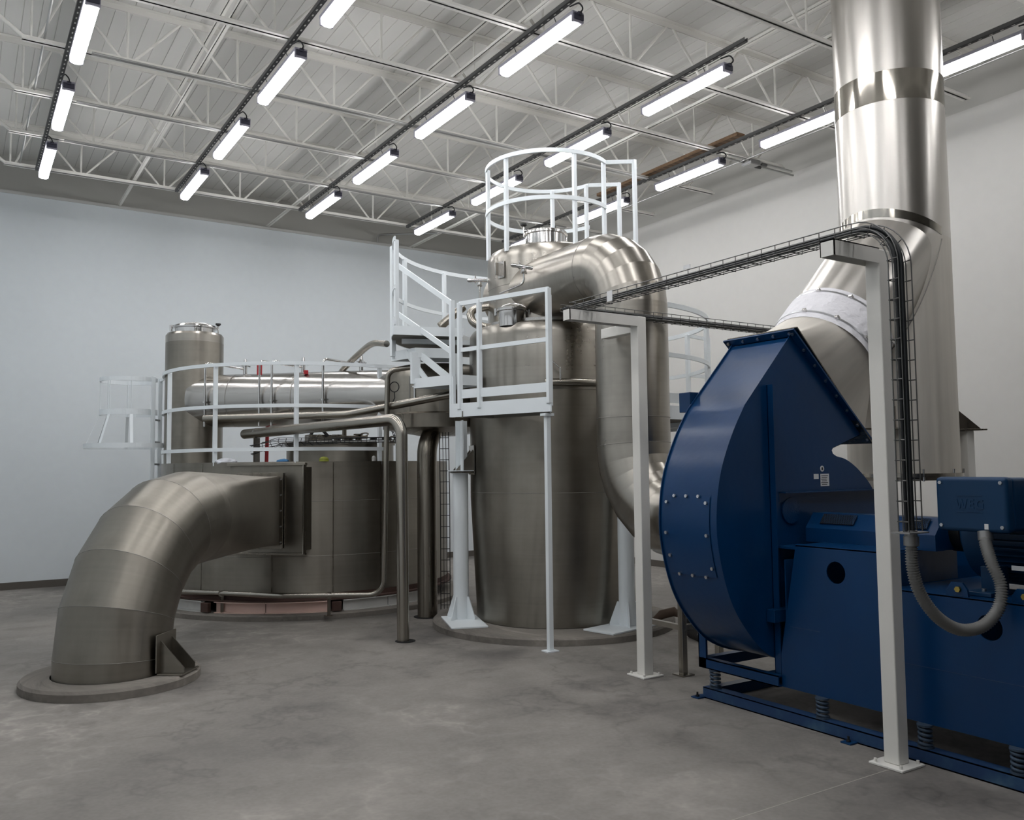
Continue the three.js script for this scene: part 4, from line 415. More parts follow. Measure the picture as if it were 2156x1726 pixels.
// ---------------------------------------------------------------- platforms around the central vessel
const PR = 1.66, WS = M.whiteSteel, LF = 2.15, UF = 3.05;
const flatArc = (c, R, a0, a1, y, h = 0.04, n = 40) => arcBar(c, R - 0.009, R + 0.009, a0, a1, y - h / 2, y + h / 2, n);
const post = (o, x, z, y0, y1, w = 0.042, nm = 'guard_post') => part(o, nm, box(x - w / 2, y0, z - w / 2, x + w / 2, y1, z + w / 2, 0.004), WS);
{ const o = thing('ring_platform', 'white curved platform with railing behind the duct riser, right of the vessel', 'platform', pol(VC, 1.3, 20, LF - 0.12).toArray()); const a0 = -72, a1 = 88; part(o, 'deck', arcBar(VC, 0.95, PR, a0, a1, LF - 0.012, LF, 40), M.grating); part(o, 'fascia', arcBar(VC, PR, PR + 0.008, a0, a1, LF - 0.12, LF + 0.004, 40), WS); part(o, 'under_plate', arcBar(VC, 0.95, PR, a0, a1, LF - 0.118, LF - 0.112, 40), M.grating); part(o, 'toe_board', flatArc(VC, PR - 0.012, a0, a1, LF + 0.075, 0.09), WS); part(o, 'mid_rail', flatArc(VC, PR - 0.012, a0, a1, 2.62), WS); part(o, 'top_rail', flatArc(VC, PR - 0.012, a0, a1, 3.08, 0.045), WS); for (const a of [86, 44, 16, -14, -42, -70]) { const p = pol(VC, PR - 0.03, a, 0); post(o, p.x, p.z, LF, 3.07); }
  for (const a of [-40, 20, 60]) part(o, 'bracket', bar(pol(VC, 0.84, a, LF - 0.16), pol(VC, PR - 0.1, a, LF - 0.14), 0.06, 0.05), WS);
  const q = pol(VC, PR - 0.03, 16, 0), q2 = q.clone().add(V(0.42, 0, -0.10)); for (const y of [3.06, 2.62]) part(o, 'gate_rail', bar(V(q.x, y, q.z), V(q2.x, y, q2.z), 0.018, 0.04), WS); post(o, q2.x, q2.z, LF - 0.1, 3.08); }
{ const o = thing('upper_platform', 'white curved upper platform with tall guard rails left of the vessel', 'platform', pol(VC, 1.3, 240, UF - 0.1).toArray()); const a0 = 196, a1 = 286; part(o, 'deck', arcBar(VC, 0.95, PR, a0, a1, UF - 0.012, UF, 36), M.grating); part(o, 'fascia', arcBar(VC, PR, PR + 0.008, a0, a1, UF - 0.09, UF + 0.01, 36), WS); part(o, 'under_plate', arcBar(VC, 0.95, PR, a0, a1, UF - 0.088, UF - 0.082, 36), M.grating); part(o, 'inner_fascia', arcBar(VC, 0.94, 0.95, a0, a1, UF - 0.09, UF, 36), WS); part(o, 'mid_rail', flatArc(VC, PR - 0.012, a0, a1, 3.45), WS); part(o, 'top_rail', flatArc(VC, PR - 0.012, a0, a1, 3.95, 0.045), WS); part(o, 'toe_board', flatArc(VC, PR - 0.012, a0, a1, UF + 0.055, 0.08), WS); for (const a of [197, 226, 255, 285]) { const p = pol(VC, PR - 0.03, a, 0); post(o, p.x, p.z, UF, 3.94); } part(o, 'end_fascia', bar(pol(VC, 0.95, a0, UF - 0.045), pol(VC, PR, a0, UF - 0.045), 0.01, 0.09), WS);
  for (const a of [205, 280]) part(o, 'bracket', bar(pol(VC, 0.84, a, UF - 0.13), pol(VC, PR - 0.1, a, UF - 0.12), 0.05, 0.05), WS); }
{ // near landing
  const A = [4.00, -7.33], B = [4.385, -6.215], C = [4.58, -6.51], D = [4.36, -7.25]; const o = thing('landing', 'small white landing with rails and kick plate in front of the vessel', 'landing', [4.2, LF - 0.12, -6.8]); const p3 = (p, y) => V(p[0], y, p[1]), lerp = (p, q, t) => [p[0] + (q[0] - p[0]) * t, p[1] + (q[1] - p[1]) * t]; part(o, 'deck', prism([A, B, C, D], LF, LF + 0.012), M.grating); part(o, 'fascia', [bar(p3(A, LF + 0.012), p3(B, LF + 0.012), 0.012, 0.13)], WS); part(o, 'side_fascia', [bar(p3(B, LF + 0.012), p3(C, LF + 0.012), 0.012, 0.13)], WS); part(o, 'under_frame', [bar(p3(lerp(A, B, 0.1), LF - 0.03), p3(lerp(D, C, 0.1), LF - 0.03), 0.06, 0.06), bar(p3(D, LF - 0.02), p3(C, LF - 0.02), 0.05, 0.08)], M.grating);
  const i0 = 0.09, kick = bar(p3(lerp(A, B, i0), LF + 0.165), p3(lerp(A, B, 0.985), LF + 0.165), 0.008, 0.085); part(o, 'kick_plate', kick, WS); for (const [y, h, nm] of [[2.74, 0.04, 'mid_rail'], [3.19, 0.042, 'top_rail']]) { part(o, nm, bar(p3(lerp(A, B, i0), y), p3(lerp(A, B, 0.985), y), 0.02, h), WS); part(o, nm, bar(p3(lerp(A, B, 0.985), y), p3(lerp(B, C, 0.9), y), 0.02, h), WS); } part(o, 'side_kick_plate', bar(p3(B, LF + 0.165), p3(lerp(B, C, 0.9), LF + 0.165), 0.008, 0.085), WS);
  for (const t of [0.09, 0.30, 0.985]) { const p = lerp(A, B, t); post(o, p[0], p[1], LF + 0.02, 3.20); } const pc = lerp(B, C, 0.9); post(o, pc[0], pc[1], LF + 0.02, 3.20); }
{ // two steps from the landing up to the upper platform
  const o = thing('stair', 'short white two-step stair with sloping handrail beside the landing', 'stair', [4.1, 2.4, -7.8]); const step = (poly, y, nm) => { const s = part(o, nm, prism(poly, y - 0.012, y), M.grating); for (let i = 0; i < poly.length; i++) { const a = poly[i], b = poly[(i + 1) % poly.length]; part(s, 'fascia', bar(V(a[0], y - 0.045, a[1]), V(b[0], y - 0.045, b[1]), 0.01, 0.10), WS); } };
  step([[3.90, -7.95], [4.07, -7.39], [4.37, -7.42], [4.34, -7.86]], 2.52, 'lower_step'); step([[3.84, -8.36], [3.915, -7.94], [4.30, -7.84], [4.42, -8.16]], 2.84, 'upper_step'); for (const [x, z] of [[3.915, -7.95], [4.32, -7.86]]) part(o, 'riser_post', box(x - 0.05, 2.47, z - 0.02, x + 0.05, 2.80, z + 0.02, 0.003), WS); part(o, 'diagonal', bar(V(3.97, 2.77, -7.94), V(4.17, 2.50, -7.66), 0.02, 0.07), WS); part(o, 'diagonal', bar(V(3.88, 2.82, -8.1), V(4.0, 2.5, -7.85), 0.02, 0.05), WS);
  post(o, 3.83, -8.31, 2.79, 3.97, 0.05); post(o, 4.035, -7.385, 2.1, 3.25, 0.045); part(o, 'hand_rail', bar(V(3.835, 3.80, -8.31), V(4.035, 3.22, -7.385), 0.02, 0.05), WS); part(o, 'mid_rail', bar(V(3.835, 3.28, -8.31), V(4.035, 2.74, -7.385), 0.02, 0.05), WS); part(o, 'newel', box(4.02, 2.14, -7.40, 4.05, 2.5, -7.34, 0.003), WS); }
{ const o = thing('platform_post', 'thin white square post under the corner of the small landing', 'post', [4.40, 0, -6.30]); part(o, 'post', box(4.377, 0.01, -6.323, 4.423, 2.07, -6.277, 0.004), WS); part(o, 'base_plate', box(4.34, 0.001, -6.35, 4.46, 0.011, -6.25), WS); part(o, 'top_plate', box(4.35, 2.06, -6.34, 4.45, 2.085, -6.26, 0.003), WS); }
{ const c = pol(VC, 0.97, 199.6, 0), o = thing('platform_post', 'white flat-sided stub post standing on the left column lug under the landing', 'post', [c.x, 1.57, c.z]); const x = c.x - 0.05, z = c.z + 0.12; part(o, 'post', [bar(V(x, 1.577, z), V(x, 2.09, z), 0.15, 0.012, V(0.9, 0, 0.3)), bar(V(x + 0.03, 1.577, z - 0.06), V(x + 0.03, 2.09, z - 0.06), 0.012, 0.12, V(0.9, 0, 0.3))], WS); part(o, 'foot', box(x - 0.09, 1.577, z - 0.13, x + 0.12, 1.585, z + 0.05), WS); }
// guard on top of the vessel with its walk-through rails, and the ladder behind
{ const o = thing('top_guard', 'round white two-ring guard rail on top of the central vessel', 'guard rail', [VC[0], 3.78, VC[1]]); const R = 0.66, a0 = 62, a1 = 62 + 296; const g0 = 358 - 360; part(o, 'top_ring', flatArc(VC, R, 58, 350, 4.78, 0.042, 72), WS); part(o, 'mid_ring', flatArc(VC, R, 58, 350, 4.30, 0.042, 72), WS); for (const [a, y0] of [[206, 3.80], [166, 3.80], [100, 3.80], [59, 3.80], [258, 3.80], [310, 3.80], [348, 3.80]]) { const p = pol(VC, R - 0.018, a, 0); post(o, p.x, p.z, y0, 4.78, 0.038); }
  const out = V(0.818, 0, 0.575); for (const [a, l] of [[58, 0.30], [350, 0.34]]) { const p = pol(VC, R, a, 0), q = p.clone().addScaledVector(out, l); part(o, 'exit_rail', bar(V(p.x, 4.78, p.z), V(q.x, 4.78, q.z), 0.018, 0.042), WS); post(o, q.x, q.z, 3.3, 4.8, 0.038, 'exit_post'); } }
{ const o = thing('access_ladder', 'white ladder on the far right side of the upper vessel', 'ladder', [6.13, 2.16, -6.85]); const c = V(VC[0], 0, VC[1]).addScaledVector(V(0.818, 0, 0.575), 0.86), t = V(-0.575, 0, 0.818); for (const s of [-1, 1]) part(o, 'stile', bar(c.clone().addScaledVector(t, 0.2 * s).setY(2.16), c.clone().addScaledVector(t, 0.2 * s).setY(3.95), 0.05, 0.012), WS); for (let y = 2.35; y < 3.9; y += 0.3) part(o, 'rung', rod(c.clone().addScaledVector(t, -0.2).setY(y), c.clone().addScaledVector(t, 0.2).setY(y), 0.012, 8), WS); }
// ---------------------------------------------------------------- railing, stack vessel, cross duct and ladder on the round tank
{ const o = thing('tank_railing', 'curved white three-bar railing around the top of the round tank', 'railing', [TC[0], 1.70, TC[1]]); const R = TR - 0.005, a0 = 81, a1 = 232; for (const [y, h, nm] of [[2.79, 0.04, 'top_rail'], [2.32, 0.04, 'mid_rail'], [1.84, 0.04, 'lower_rail']]) part(o, nm, flatArc(TC, R, nm === 'top_rail' ? 74 : a0, a1, y, h, 60), WS); for (const a of [83, 114, 145, 176, 207, 231]) { const p = pol(TC, R - 0.02, a, 0); post(o, p.x, p.z, 1.66, 2.78, 0.045); } }
const AC = [2.46, -11.23];
{ const o = thing('stack_vessel', 'narrow upright steel vessel with a clamped lid behind the tank railing', 'vessel', [AC[0], 1.665, AC[1]]); const R = 0.345; part(o, 'shell', lathe([[R, 1.668], [R, 3.20]], ...AC, 64), M.steelDull); part(o, 'head', lathe([[R + 0.001, 3.20], [R + 0.001, 3.29], [R - 0.02, 3.32], [0.22, 3.335]], ...AC, 64), M.steel); part(o, 'weld_seam', lathe([[R, 1.88], [R + 0.002, 1.883], [R, 1.886]], ...AC, 64), M.seam); const h = part(o, 'hatch', lathe([[0.235, 3.325], [0.235, 3.385], [0.265, 3.39], [0.265, 3.405], [0, 3.42]], ...AC, 48), M.chrome); part(h, 'lid', lathe([[0.262, 3.406], [0.25, 3.425], [0.15, 3.445], [0, 3.45]], ...AC, 48), M.steelBright); const k = pol(AC, 0.28, 25, 0), e = pol(AC, 0.29, 205, 0); part(h, 'cross_bar', sweep([V(e.x, 3.42, e.z), V(e.x * 0.75 + k.x * 0.25, 3.46, e.z * 0.75 + k.z * 0.25), V((e.x + k.x) / 2, 3.47, (e.z + k.z) / 2), V(e.x * 0.25 + k.x * 0.75, 3.455, e.z * 0.25 + k.z * 0.75), V(k.x, 3.40, k.z)], 0.012, 8), M.chrome); part(h, 'hinge', rod(V(e.x, 3.36, e.z), V(e.x, 3.44, e.z), 0.018, 8), M.chrome); part(h, 'knob', lathe([[0, 3.43], [0.012, 3.43], [0.035, 3.45], [0.032, 3.465], [0, 3.47]], k.x, k.z, 12), M.black); part(h, 'clamp_bolt', rod(V(k.x, 3.34, k.z), V(k.x, 3.44, k.z), 0.008, 8), M.chrome); }
const BC = [4.68, -8.87];
{ const a = V(AC[0] + 0.05, 2.47, AC[1] + 0.1), b = V(BC[0] - 0.3, 2.45, BC[1] - 0.33), d = b.clone().sub(a), o = thing('cross_duct', 'level bright steel duct from the narrow vessel across the tank top', 'duct', a.toArray()); const f = (t) => a.clone().addScaledVector(d, t); part(o, 'duct', sweep([f(0.0), f(0.52)], 0.325, 48, false), M.steelBright); part(o, 'duct', sweep([f(0.52), f(1)], 0.325, 48, false), M.steelBright); part(o, 'weld_seam', sweep([f(0.518), f(0.522)], 0.3265, 48, false), M.seam); part(o, 'weld_seam', sweep([f(0.20), f(0.203)], 0.3265, 48, false), M.seam);
  [[0.23, 'small steel relief valve on the cross duct by the narrow vessel'], [0.52, 'small steel relief valve in the middle of the cross duct'], [0.80, 'small steel relief valve at the right end of the cross duct']].forEach(([t, lab], i) => { const p = f(t).add(V(0, 0.318, 0)), v = thing('relief_valve', lab, 'valve', p.toArray(), 'valves on the cross duct'); part(v, 'stem', rod(p, p.clone().add(V(0, 0.14, 0)), 0.024, 12), M.chrome); part(v, 'clamp', [rod(p.clone().add(V(0, 0.10, 0)), p.clone().add(V(0, 0.115, 0)), 0.042, 12), bar(p.clone().add(V(-0.06, 0.115, 0)), p.clone().add(V(0.06, 0.10, 0.01)), 0.012, 0.012)], M.chrome); part(v, 'cap', rod(p.clone().add(V(0, 0.14, 0)), p.clone().add(V(0, 0.19, 0)), 0.022, 12, 0.016), M.chrome); const n = V(d.z, 0, -d.x).normalize().multiplyScalar(-1), q = p.clone().add(V(0, 0.07, 0)), off = d.clone().normalize().multiplyScalar(-0.32 + 0.1 * (i === 1)); const end = q.clone().addScaledVector(n, 0.36).add(off); part(v, 'drain_tube', sweep(fillet([q, end.clone().add(V(0, 0.05, 0)), end.clone().add(V(0, -0.72, 0))], 0.05, 5), 0.0145, 10), M.chrome); part(v, 'union', rod(end.clone().add(V(0, -0.44, 0)), end.clone().add(V(0, -0.42, 0)), 0.03, 10), M.chrome); if (i === 1) { const e2 = end.clone().addScaledVector(d.clone().normalize(), -0.16); part(v, 'second_tube', sweep(fillet([q, e2.clone().add(V(0, 0.05, 0)), e2.clone().add(V(0, -0.72, 0))], 0.05, 5), 0.0145, 10), M.chrome); part(v, 'red_tag', box(e2.x - 0.03, e2.y - 0.12, e2.z - 0.004, e2.x + 0.03, e2.y + 0.03, e2.z + 0.004), M.red); } }); }
{ const o = thing('drain_header', 'thin level steel pipe running along the cross duct towards the landing', 'pipe', [2.5, 2.2, -10.5]); part(o, 'pipe', sweep(fillet([V(2.42, 2.225, -10.50), V(3.62, 2.215, -9.03), V(4.22, 2.36, -7.74)], 0.3, 8), 0.042, 16), M.pipe); part(o, 'vent_stub', [cyl(4.02, 2.34, 2.47, -8.18, 0.014, 10), cyl(4.02, 2.46, 2.475, -8.18, 0.035, 12)], M.chrome); }
{ const o = thing('domed_drum', 'short steel drum with rounded top and cone bottom under the upper platform', 'drum', [BC[0], 2.1, BC[1]]); part(o, 'shell', lathe([[0.62, 2.23], [0.62, 2.62], [0.60, 2.70], [0.54, 2.755], [0.42, 2.78], [0, 2.79]], ...BC, 64, 0.6), M.steelDull); part(o, 'bottom_ring', lathe([[0.60, 2.05], [0.655, 2.06], [0.655, 2.21], [0.62, 2.23]], ...BC, 64), M.pipeDark); part(o, 'cone', lathe([[0, 1.98], [0.25, 1.985], [0.60, 2.05]], ...BC, 64), M.pipeDark); for (const a of [150, 118]) part(o, 'panel_seam', orientBox(pol(BC, 0.621, a, 2.42), V(-Math.sin(a * D2R), 0, Math.cos(a * D2R)), 0.003, 0.4, 0.012), M.seam); }
single('floor_pipe', 'thick upright steel pipe bending under the drum, beside the white column', 'pipe', sweep(fillet([V(4.345, 0.005, -8.545), V(4.345, 1.86, -8.545), V(4.52, 2.08, -8.68)], 0.25, 4), 0.108, 24, true), M.pipeDark, 'pipes rising from the floor');
single('floor_pipe', 'bent steel pipe rising from the floor and running back over the tank', 'pipe', sweep(fillet([V(3.545, 0.005, -7.475), V(3.53, 2.08, -7.47), V(2.86, 2.04, -10.39)], 0.16, 10), 0.057, 24), M.pipe, 'pipes rising from the floor');
for (const [x, z, r, lab] of [[3.56, -7.46, 0.095, 'dark round floor sleeve around the bent pipe'], [4.345, -8.545, 0.15, 'dark round floor sleeve around the thick upright pipe']]) single('floor_sleeve', lab, 'sleeve', lathe([[0, 0.001], [r, 0.001], [r, 0.004], [0, 0.004]], x, z, 32), M.darkHole, 'floor sleeves');
{ const o = thing('pipe_support', 'small steel support under the end of the bent pipe on the tank', 'support', [2.92, 1.67, -10.1]); part(o, 'stub', box(2.89, 1.668, -10.13, 2.95, 1.985, -10.07), M.pipe); part(o, 'clamp', sweep([V(2.925, 2.045, -10.12), V(2.93, 2.045, -10.10)], 0.060, 20, false), M.chrome); }
single('loop_pipe', 'slim steel pipe dropping beside the drum and bending along the tank foot', 'pipe', sweep(fillet([V(4.10, 2.70, -8.24), V(3.82, 2.65, -8.42), V(3.86, 0.27, -8.62), V(2.93, 0.275, -9.16), V(1.98, 0.27, -10.38)], [0.1, 0.16, 0.2], 8), 0.029, 14), M.pipe, 'slim pipes by the tank');
for (const [x, z, lab] of [[2.46, -9.76, 'pipe bracket at the tank foot, nearer the left duct'], [3.36, -8.91, 'pipe bracket at the tank foot, nearer the bent pipe']]) { const o = thing('pipe_bracket', lab, 'bracket', [x, 0.06, z], 'brackets of the slim pipe'); part(o, 'upright', box(x - 0.014, 0.061, z - 0.014, x + 0.014, 0.25, z + 0.014), M.pipeDark); part(o, 'clip', rod(V(x - 0.012, 0.272, z + 0.016), V(x + 0.012, 0.272, z - 0.016), 0.036, 14), M.pipeDark); part(o, 'foot', box(x - 0.04, 0.055, z - 0.04, x + 0.04, 0.062, z + 0.04), M.pipeDark); }
single('vent_hose', 'curved slim steel pipe arching up to the upper platform', 'pipe', sweep(new THREE.CatmullRomCurve3([V(3.82, 2.66, -9.98), V(3.86, 2.80, -9.80), V(3.91, 2.96, -9.4), V(3.90, 3.02, -9.0), V(3.90, 2.97, -8.62)]).getPoints(24), 0.036, 12), M.pipe, 'slim pipes by the tank');
single('hose_coil', 'small black coil of tubing hanging at the end of the cross duct', 'hose', [sweep(Array.from({ length: 25 }, (_, k) => V(3.98 + 0.052 * Math.cos(k * Math.PI / 12) * 0.8, 2.50 + 0.055 * Math.sin(k * Math.PI / 12), -8.60 + 0.052 * Math.cos(k * Math.PI / 12) * 0.5)), 0.006, 6), sweep([V(3.98, 2.445, -8.60), V(3.985, 2.38, -8.6), V(3.95, 2.31, -8.61)], 0.006, 6)], M.black);
// things on the tank lid
tray('cable_tray', 'dark wire basket along the front edge of the tank lid', [V(2.76, 1.84, -9.80), V(3.02, 1.90, -9.62), V(3.5, 1.90, -9.0), V(3.78, 1.90, -8.72), V(4.05, 1.90, -8.5)], V(0.8, 0, 0.6), 0.05, 0.05, 0.1, 0.0035, M.black);
single('red_pipe', 'thin red pipe standing on the tank lid', 'pipe', rod(V(3.27, 1.667, -10.88), V(3.29, 2.3, -10.9), 0.024, 12), M.red); single('red_valve_handle', 'small red handle on the rear of the cross duct', 'handle', box(3.42, 2.74, -9.94, 3.47, 2.79, -9.9, 0.006), M.red);
{ const o = thing('agitator_drive', 'cluster of dark valve fittings on the tank drum lid', 'valve', [3.98, 1.94, -10.02]); for (const [x, z, r, h] of [[3.86, -9.98, 0.07, 0.09], [3.98, -9.93, 0.09, 0.07], [4.1, -9.9, 0.06, 0.1], [3.98, -10.05, 0.045, 0.22]]) part(o, 'flange_stack', lathe([[0, 1.94], [r, 1.94], [r, 1.955], [r * 0.6, 1.96], [r * 0.6, 1.94 + h - 0.02], [r * 0.95, 1.94 + h - 0.018], [r * 0.95, 1.94 + h], [0, 1.94 + h]], x, z, 20), M.pipeDark); part(o, 'handwheel', clean(new THREE.TorusGeometry(0.05, 0.008, 8, 20)).rotateX(1.2).translate(4.16, 2.03, -9.86), M.pipeDark); part(o, 'cross_pipe', rod(V(3.72, 1.99, -9.86), V(4.2, 2.0, -9.86), 0.022, 10), M.pipeDark); part(o, 'flat_disc', lathe([[0, 1.96], [0.13, 1.965], [0.13, 1.985], [0, 1.99]], 4.32, -9.72, 24), M.black); }
{ const o = thing('cover_handle', 'low black motor block with a handle on the tank drum lid', 'handle', [3.55, 1.94, -9.86]); part(o, 'block', box(3.44, 1.937, -9.95, 3.72, 2.02, -9.78, 0.012), M.pipeDark); part(o, 'grip', sweep(fillet([V(3.46, 2.01, -9.80), V(3.50, 2.07, -9.80), V(3.6, 2.07, -9.77), V(3.66, 2.0, -9.75)], 0.03, 4), 0.018, 10), M.black); }
{ const o = thing('hanging_chain', 'short dark chain hanging above the tank lid', 'chain', [4.4, 1.95, -9.5]); for (let k = 0; k < 9; k++) { const g = clean(new THREE.TorusGeometry(0.016, 0.004, 6, 12)); g.scale(0.7, 1.2, 0.7); g.rotateY(k % 2 ? Math.PI / 2 : 0); g.translate(4.36 + 0.007 * k, 2.11 - 0.02 * k, -9.52 + 0.003 * k); part(o, 'link', g, M.black); } }
single('rag', 'crumpled white plastic bag on the tank rim', 'bag', (() => { const g = new THREE.IcosahedronGeometry(0.085, 4), p = g.attributes.position, n = fbm(6, 6, 3, 808); for (let i = 0; i < p.count; i++) { const x = p.getX(i), y = p.getY(i), z = p.getZ(i), k = 0.7 + 0.6 * n(0.5 + x * 3 + z, 0.5 + y * 3); p.setXYZ(i, x * k * 1.5, Math.max(-0.03, y * k * 0.75), z * k); } g.computeVertexNormals(); const c = clean(g); c.translate(2.52, 1.70, -9.9); return c; })(), std({ color: '#c9ccd2', roughness: 0.35 }));
single('blue_bottle', 'small blue and clear bottle lying on the tank rim', 'bottle', [sweep([V(2.98, 1.70, -9.52), V(3.02, 1.70, -9.49), V(3.05, 1.705, -9.47), V(3.08, 1.71, -9.44)], [0.02, 0.03, 0.03, 0.014], 14)], std({ color: '#3f7fb4', roughness: 0.25 })); single('yellow_cap', 'yellow-green rounded cap on the tank rim', 'cap', lathe([[0.055, 1.70], [0.05, 1.73], [0.03, 1.75], [0, 1.755]], 3.42, -9.24, 20), std({ color: '#9aa03a', roughness: 0.5 }));
{ const o = thing('anode_fitting', 'small pale plug standing against the tank drum', 'fitting', [4.02, 1.70, -9.2]); part(o, 'plug', lathe([[0.022, 1.667], [0.024, 1.74], [0.012, 1.76], [0, 1.762]], 4.0, -9.2, 14), M.palePaint); }
for (const [x, z, lab] of [[3.46, -9.5, 'lifting eye on the drum lid left of the railing post'], [4.42, -9.62, 'lifting eye at the right end of the drum lid']]) single('lifting_eye', lab, 'lifting eye', [clean(new THREE.TorusGeometry(0.03, 0.009, 8, 20)).rotateY(-0.5).translate(x, 1.972, z)], M.pipeDark, 'lifting eyes');
tray('cable_tray', 'upright dark wire basket between the thick pipe and the white column', [V(4.43, 2.0, -8.30), V(4.45, 1.2, -8.32), V(4.46, 0.10, -8.34)], V(0.84, 0, 0.54), 0.05, 0.04, 0.12, 0.0035, M.black);
// caged ladder at far left
{ const c = [1.80, -11.80], o = thing('caged_ladder', 'white caged ladder against the back wall side of the tank', 'ladder', [c[0], 1.8, c[1]]); const a0 = 60, a1 = 330; for (const [y, h] of [[2.76, 0.05], [2.35, 0.07]]) part(o, 'hoop', flatArc(c, 0.34, a0 - 30, a1, y, h, 40), WS); part(o, 'lower_hoop', arcBar(c, 0.50, 0.515, a0 - 30, a1, 1.90, 1.96, 40), WS); for (const a of [95, 140, 185, 230, 275]) { part(o, 'cage_strip', bar(pol(c, 0.335, a, 2.32), pol(c, 0.335, a, 2.78), 0.035, 0.008), WS); part(o, 'flared_strip', bar(pol(c, 0.50, a, 1.92), pol(c, 0.335, a, 2.34), 0.035, 0.008), WS); } for (const a of [50, 5]) { const p = pol(c, 0.36, a, 0); part(o, 'stile', box(p.x - 0.024, 0.062, p.z - 0.024, p.x + 0.024, 2.80, p.z + 0.024, 0.004), WS); } const p = pol(c, 0.36, 50, 0), q = pol(c, 0.36, 5, 0); for (let y = 0.3; y < 2.5; y += 0.28) part(o, 'rung', rod(V(p.x, y, p.z), V(q.x, y, q.z), 0.013, 8), M.galv); part(o, 'link_rail', bar(V(q.x, 2.78, q.z), pol(TC, TR, 200, 2.78), 0.02, 0.04), WS); }
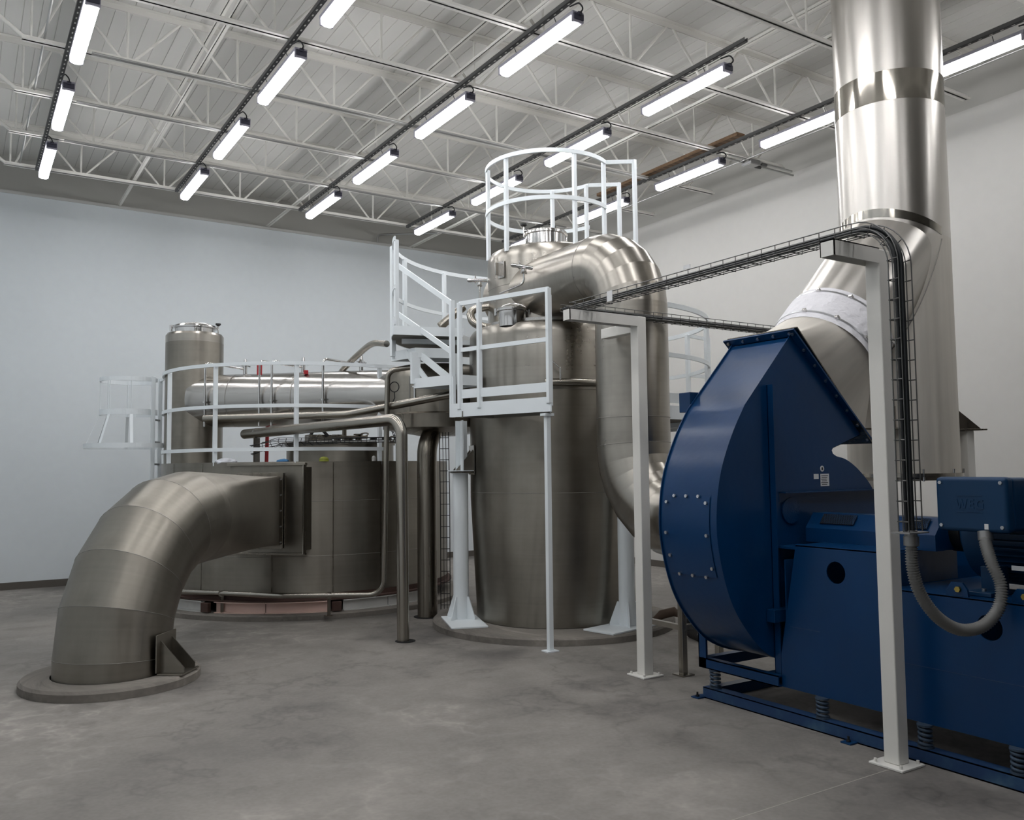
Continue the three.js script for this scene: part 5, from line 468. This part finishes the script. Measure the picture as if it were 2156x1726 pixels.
// worker mostly hidden behind the fan: one continuous body, trousers and boots as clothing
{ const X = 5.96, Z = -6.02, o = thing('person', 'person in black trousers and dark boots standing behind the blue fan', 'person', [X, 0, Z]);
  const J = { hipL: [-0.09, 0.92, 0], hipR: [0.09, 0.92, 0], kneeL: [-0.11, 0.5, 0.03], kneeR: [0.12, 0.5, -0.03], ankL: [-0.14, 0.1, 0.02], ankR: [0.14, 0.1, -0.06], toeL: [-0.20, 0.045, 0.17], toeR: [0.2, 0.045, 0.1], pel: [0, 0.98, 0], chest: [0, 1.30, 0], neck: [0, 1.47, 0], head: [0, 1.60, 0.015], crown: [0, 1.66, 0.0], shL: [-0.18, 1.40, 0], shR: [0.18, 1.40, 0], elL: [-0.24, 1.12, 0], elR: [0.24, 1.12, 0], wrL: [-0.24, 0.90, 0.08], wrR: [0.24, 0.90, 0.08], haL: [-0.235, 0.82, 0.11], haR: [0.235, 0.82, 0.11] };
  const capsule = (p, a, b, ra, rb) => { const ax = b[0] - a[0], ay = b[1] - a[1], az = b[2] - a[2], px = p[0] - a[0], py = p[1] - a[1], pz = p[2] - a[2], t = Math.max(0, Math.min(1, (px * ax + py * ay + pz * az) / (ax * ax + ay * ay + az * az))); return Math.hypot(px - ax * t, py - ay * t, pz - az * t) - (ra + (rb - ra) * t); };
  const build = (bones, lo, size, res, k) => { const mc = new MarchingCubes(res, new THREE.MeshBasicMaterial(), false, false, 200000); mc.isolation = 0; const f = mc.field; for (let z = 0; z < res; z++) for (let y = 0; y < res; y++) for (let x = 0; x < res; x++) { const p = [lo[0] + size * x / res, lo[1] + size * y / res, lo[2] + size * z / res]; let d = 10; for (const [a, b, ra, rb] of bones) { const q = capsule(p, a, b, ra, rb), h = Math.max(0, Math.min(1, 0.5 + 0.5 * (d - q) / k)); d = d * (1 - h) + q * h - k * h * (1 - h); } f[x + y * res + z * res * res] = -d; } mc.update(); const n = mc.count, g = new THREE.BufferGeometry(), pos = new Float32Array(n * 3); for (let i = 0; i < n; i++) { pos[3 * i] = lo[0] + (mc.positionArray[3 * i] + 1) / 2 * size; pos[3 * i + 1] = lo[1] + (mc.positionArray[3 * i + 1] + 1) / 2 * size; pos[3 * i + 2] = lo[2] + (mc.positionArray[3 * i + 2] + 1) / 2 * size; } g.setAttribute('position', new THREE.BufferAttribute(pos, 3)); g.setAttribute('normal', new THREE.BufferAttribute(mc.normalArray.slice(0, n * 3), 3)); const c = clean(g); c.translate(X, 0, Z); return c; };
  const hand = (s) => { const w = s < 0 ? J.wrL : J.wrR, h = s < 0 ? J.haL : J.haR, out = [[w, h, 0.028, 0.034]]; for (let k = 0; k < 4; k++) { const b = [h[0], h[1] - 0.01, h[2] - 0.03 + 0.02 * k], L = [0.06, 0.075, 0.08, 0.07][k], m = [b[0] - s * 0.004, b[1] - L * 0.55, b[2] + 0.006], e = [b[0] - s * 0.018, b[1] - L, b[2] + 0.002]; out.push([b, m, 0.0095, 0.0088], [m, e, 0.0088, 0.0075]); } out.push([[h[0], h[1] + 0.02, h[2] + 0.02], [h[0] - s * 0.012, h[1] - 0.025, h[2] + 0.055], 0.011, 0.009]); return out; };
  const body = [[J.pel, J.chest, 0.125, 0.135], [J.chest, J.neck, 0.125, 0.055], [J.neck, J.head, 0.052, 0.07], [J.head, J.crown, 0.085, 0.085], [J.chest, J.shL, 0.11, 0.065], [J.chest, J.shR, 0.11, 0.065], [J.shL, J.elL, 0.06, 0.043], [J.shR, J.elR, 0.06, 0.043], [J.elL, J.wrL, 0.042, 0.028], [J.elR, J.wrR, 0.042, 0.028], [[0, 1.585, 0.09], [0, 1.565, 0.108], 0.012, 0.014], [[-0.085, 1.61, 0], [-0.088, 1.58, 0], 0.014, 0.012], [[0.085, 1.61, 0], [0.088, 1.58, 0], 0.014, 0.012], ...hand(-1), ...hand(1), [J.hipL, J.kneeL, 0.08, 0.055], [J.hipR, J.kneeR, 0.08, 0.055], [J.kneeL, J.ankL, 0.05, 0.038], [J.kneeR, J.ankR, 0.05, 0.038], [J.ankL, J.toeL, 0.03, 0.025], [J.ankR, J.toeR, 0.03, 0.025]];
  part(o, 'body', build(body, [-0.95, -0.1, -0.95], 1.9, 150, 0.012), std({ color: '#a87f68', roughness: 0.6 })); const pants = [[J.hipL, J.kneeL, 0.105, 0.078], [J.hipR, J.kneeR, 0.105, 0.078], [J.kneeL, J.ankL, 0.076, 0.066], [J.kneeR, J.ankR, 0.076, 0.066], [J.hipL, J.hipR, 0.12, 0.12], [J.pel, [0, 1.04, 0], 0.14, 0.138]]; part(o, 'trousers', build(pants, [-0.6, 0.02, -0.6], 1.2, 90, 0.03), std({ color: '#15161a', roughness: 0.85 })); const shirt = [[[0, 1.06, 0], J.chest, 0.15, 0.152], [J.chest, [0, 1.42, 0], 0.14, 0.09], [J.chest, J.shL, 0.125, 0.08], [J.chest, J.shR, 0.125, 0.08], [J.shL, [-0.225, 1.2, 0], 0.076, 0.066], [J.shR, [0.225, 1.2, 0], 0.076, 0.066]]; part(o, 'shirt', build(shirt, [-0.6, 0.7, -0.6], 1.2, 90, 0.02), std({ color: '#2c3038', roughness: 0.85 }));
  for (const [a, t] of [[J.ankL, J.toeL], [J.ankR, J.toeR]]) part(o, 'boot', build([[[a[0], 0.06, a[2] - 0.03], [t[0], 0.05, t[2]], 0.052, 0.048], [[a[0], 0.06, a[2]], [a[0], 0.17, a[2]], 0.05, 0.048], [[a[0], 0.03, a[2] - 0.04], [t[0], 0.03, t[2] + 0.01], 0.028, 0.028]], [a[0] - 0.25, -0.06, a[2] - 0.2], 0.5, 60, 0.02), std({ color: '#1d1b1a', roughness: 0.6 })); part(o, 'hair', build([[[0, 1.655, -0.01], [0, 1.665, -0.02], 0.092, 0.09], [[0, 1.62, -0.045], [0, 1.58, -0.05], 0.06, 0.05]], [-0.2, 1.45, -0.2], 0.4, 48, 0.02), std({ color: '#1a1512', roughness: 0.8 })); for (const s of [-1, 1]) part(o, 'eye', clean(new THREE.SphereGeometry(0.011, 10, 8)).translate(X + 0.03 * s, 1.615, Z + 0.083), std({ color: '#e9e6e0', roughness: 0.3 })); part(o, 'mouth', clean(new THREE.BoxGeometry(0.04, 0.006, 0.01)).translate(X, 1.545, Z + 0.083), std({ color: '#7d4a42', roughness: 0.6 })); }
single('crate_lid', 'curved brown offcut lying on the plinth behind the right column', 'offcut', sweep([V(5.83, 0.085, -6.55), V(5.90, 0.14, -6.52), V(6.0, 0.17, -6.45), V(6.05, 0.13, -6.40)], [0.03, 0.045, 0.045, 0.02], 10), std({ color: '#5a4a3e', roughness: 0.8 }));
renderer.render(scene, camera);
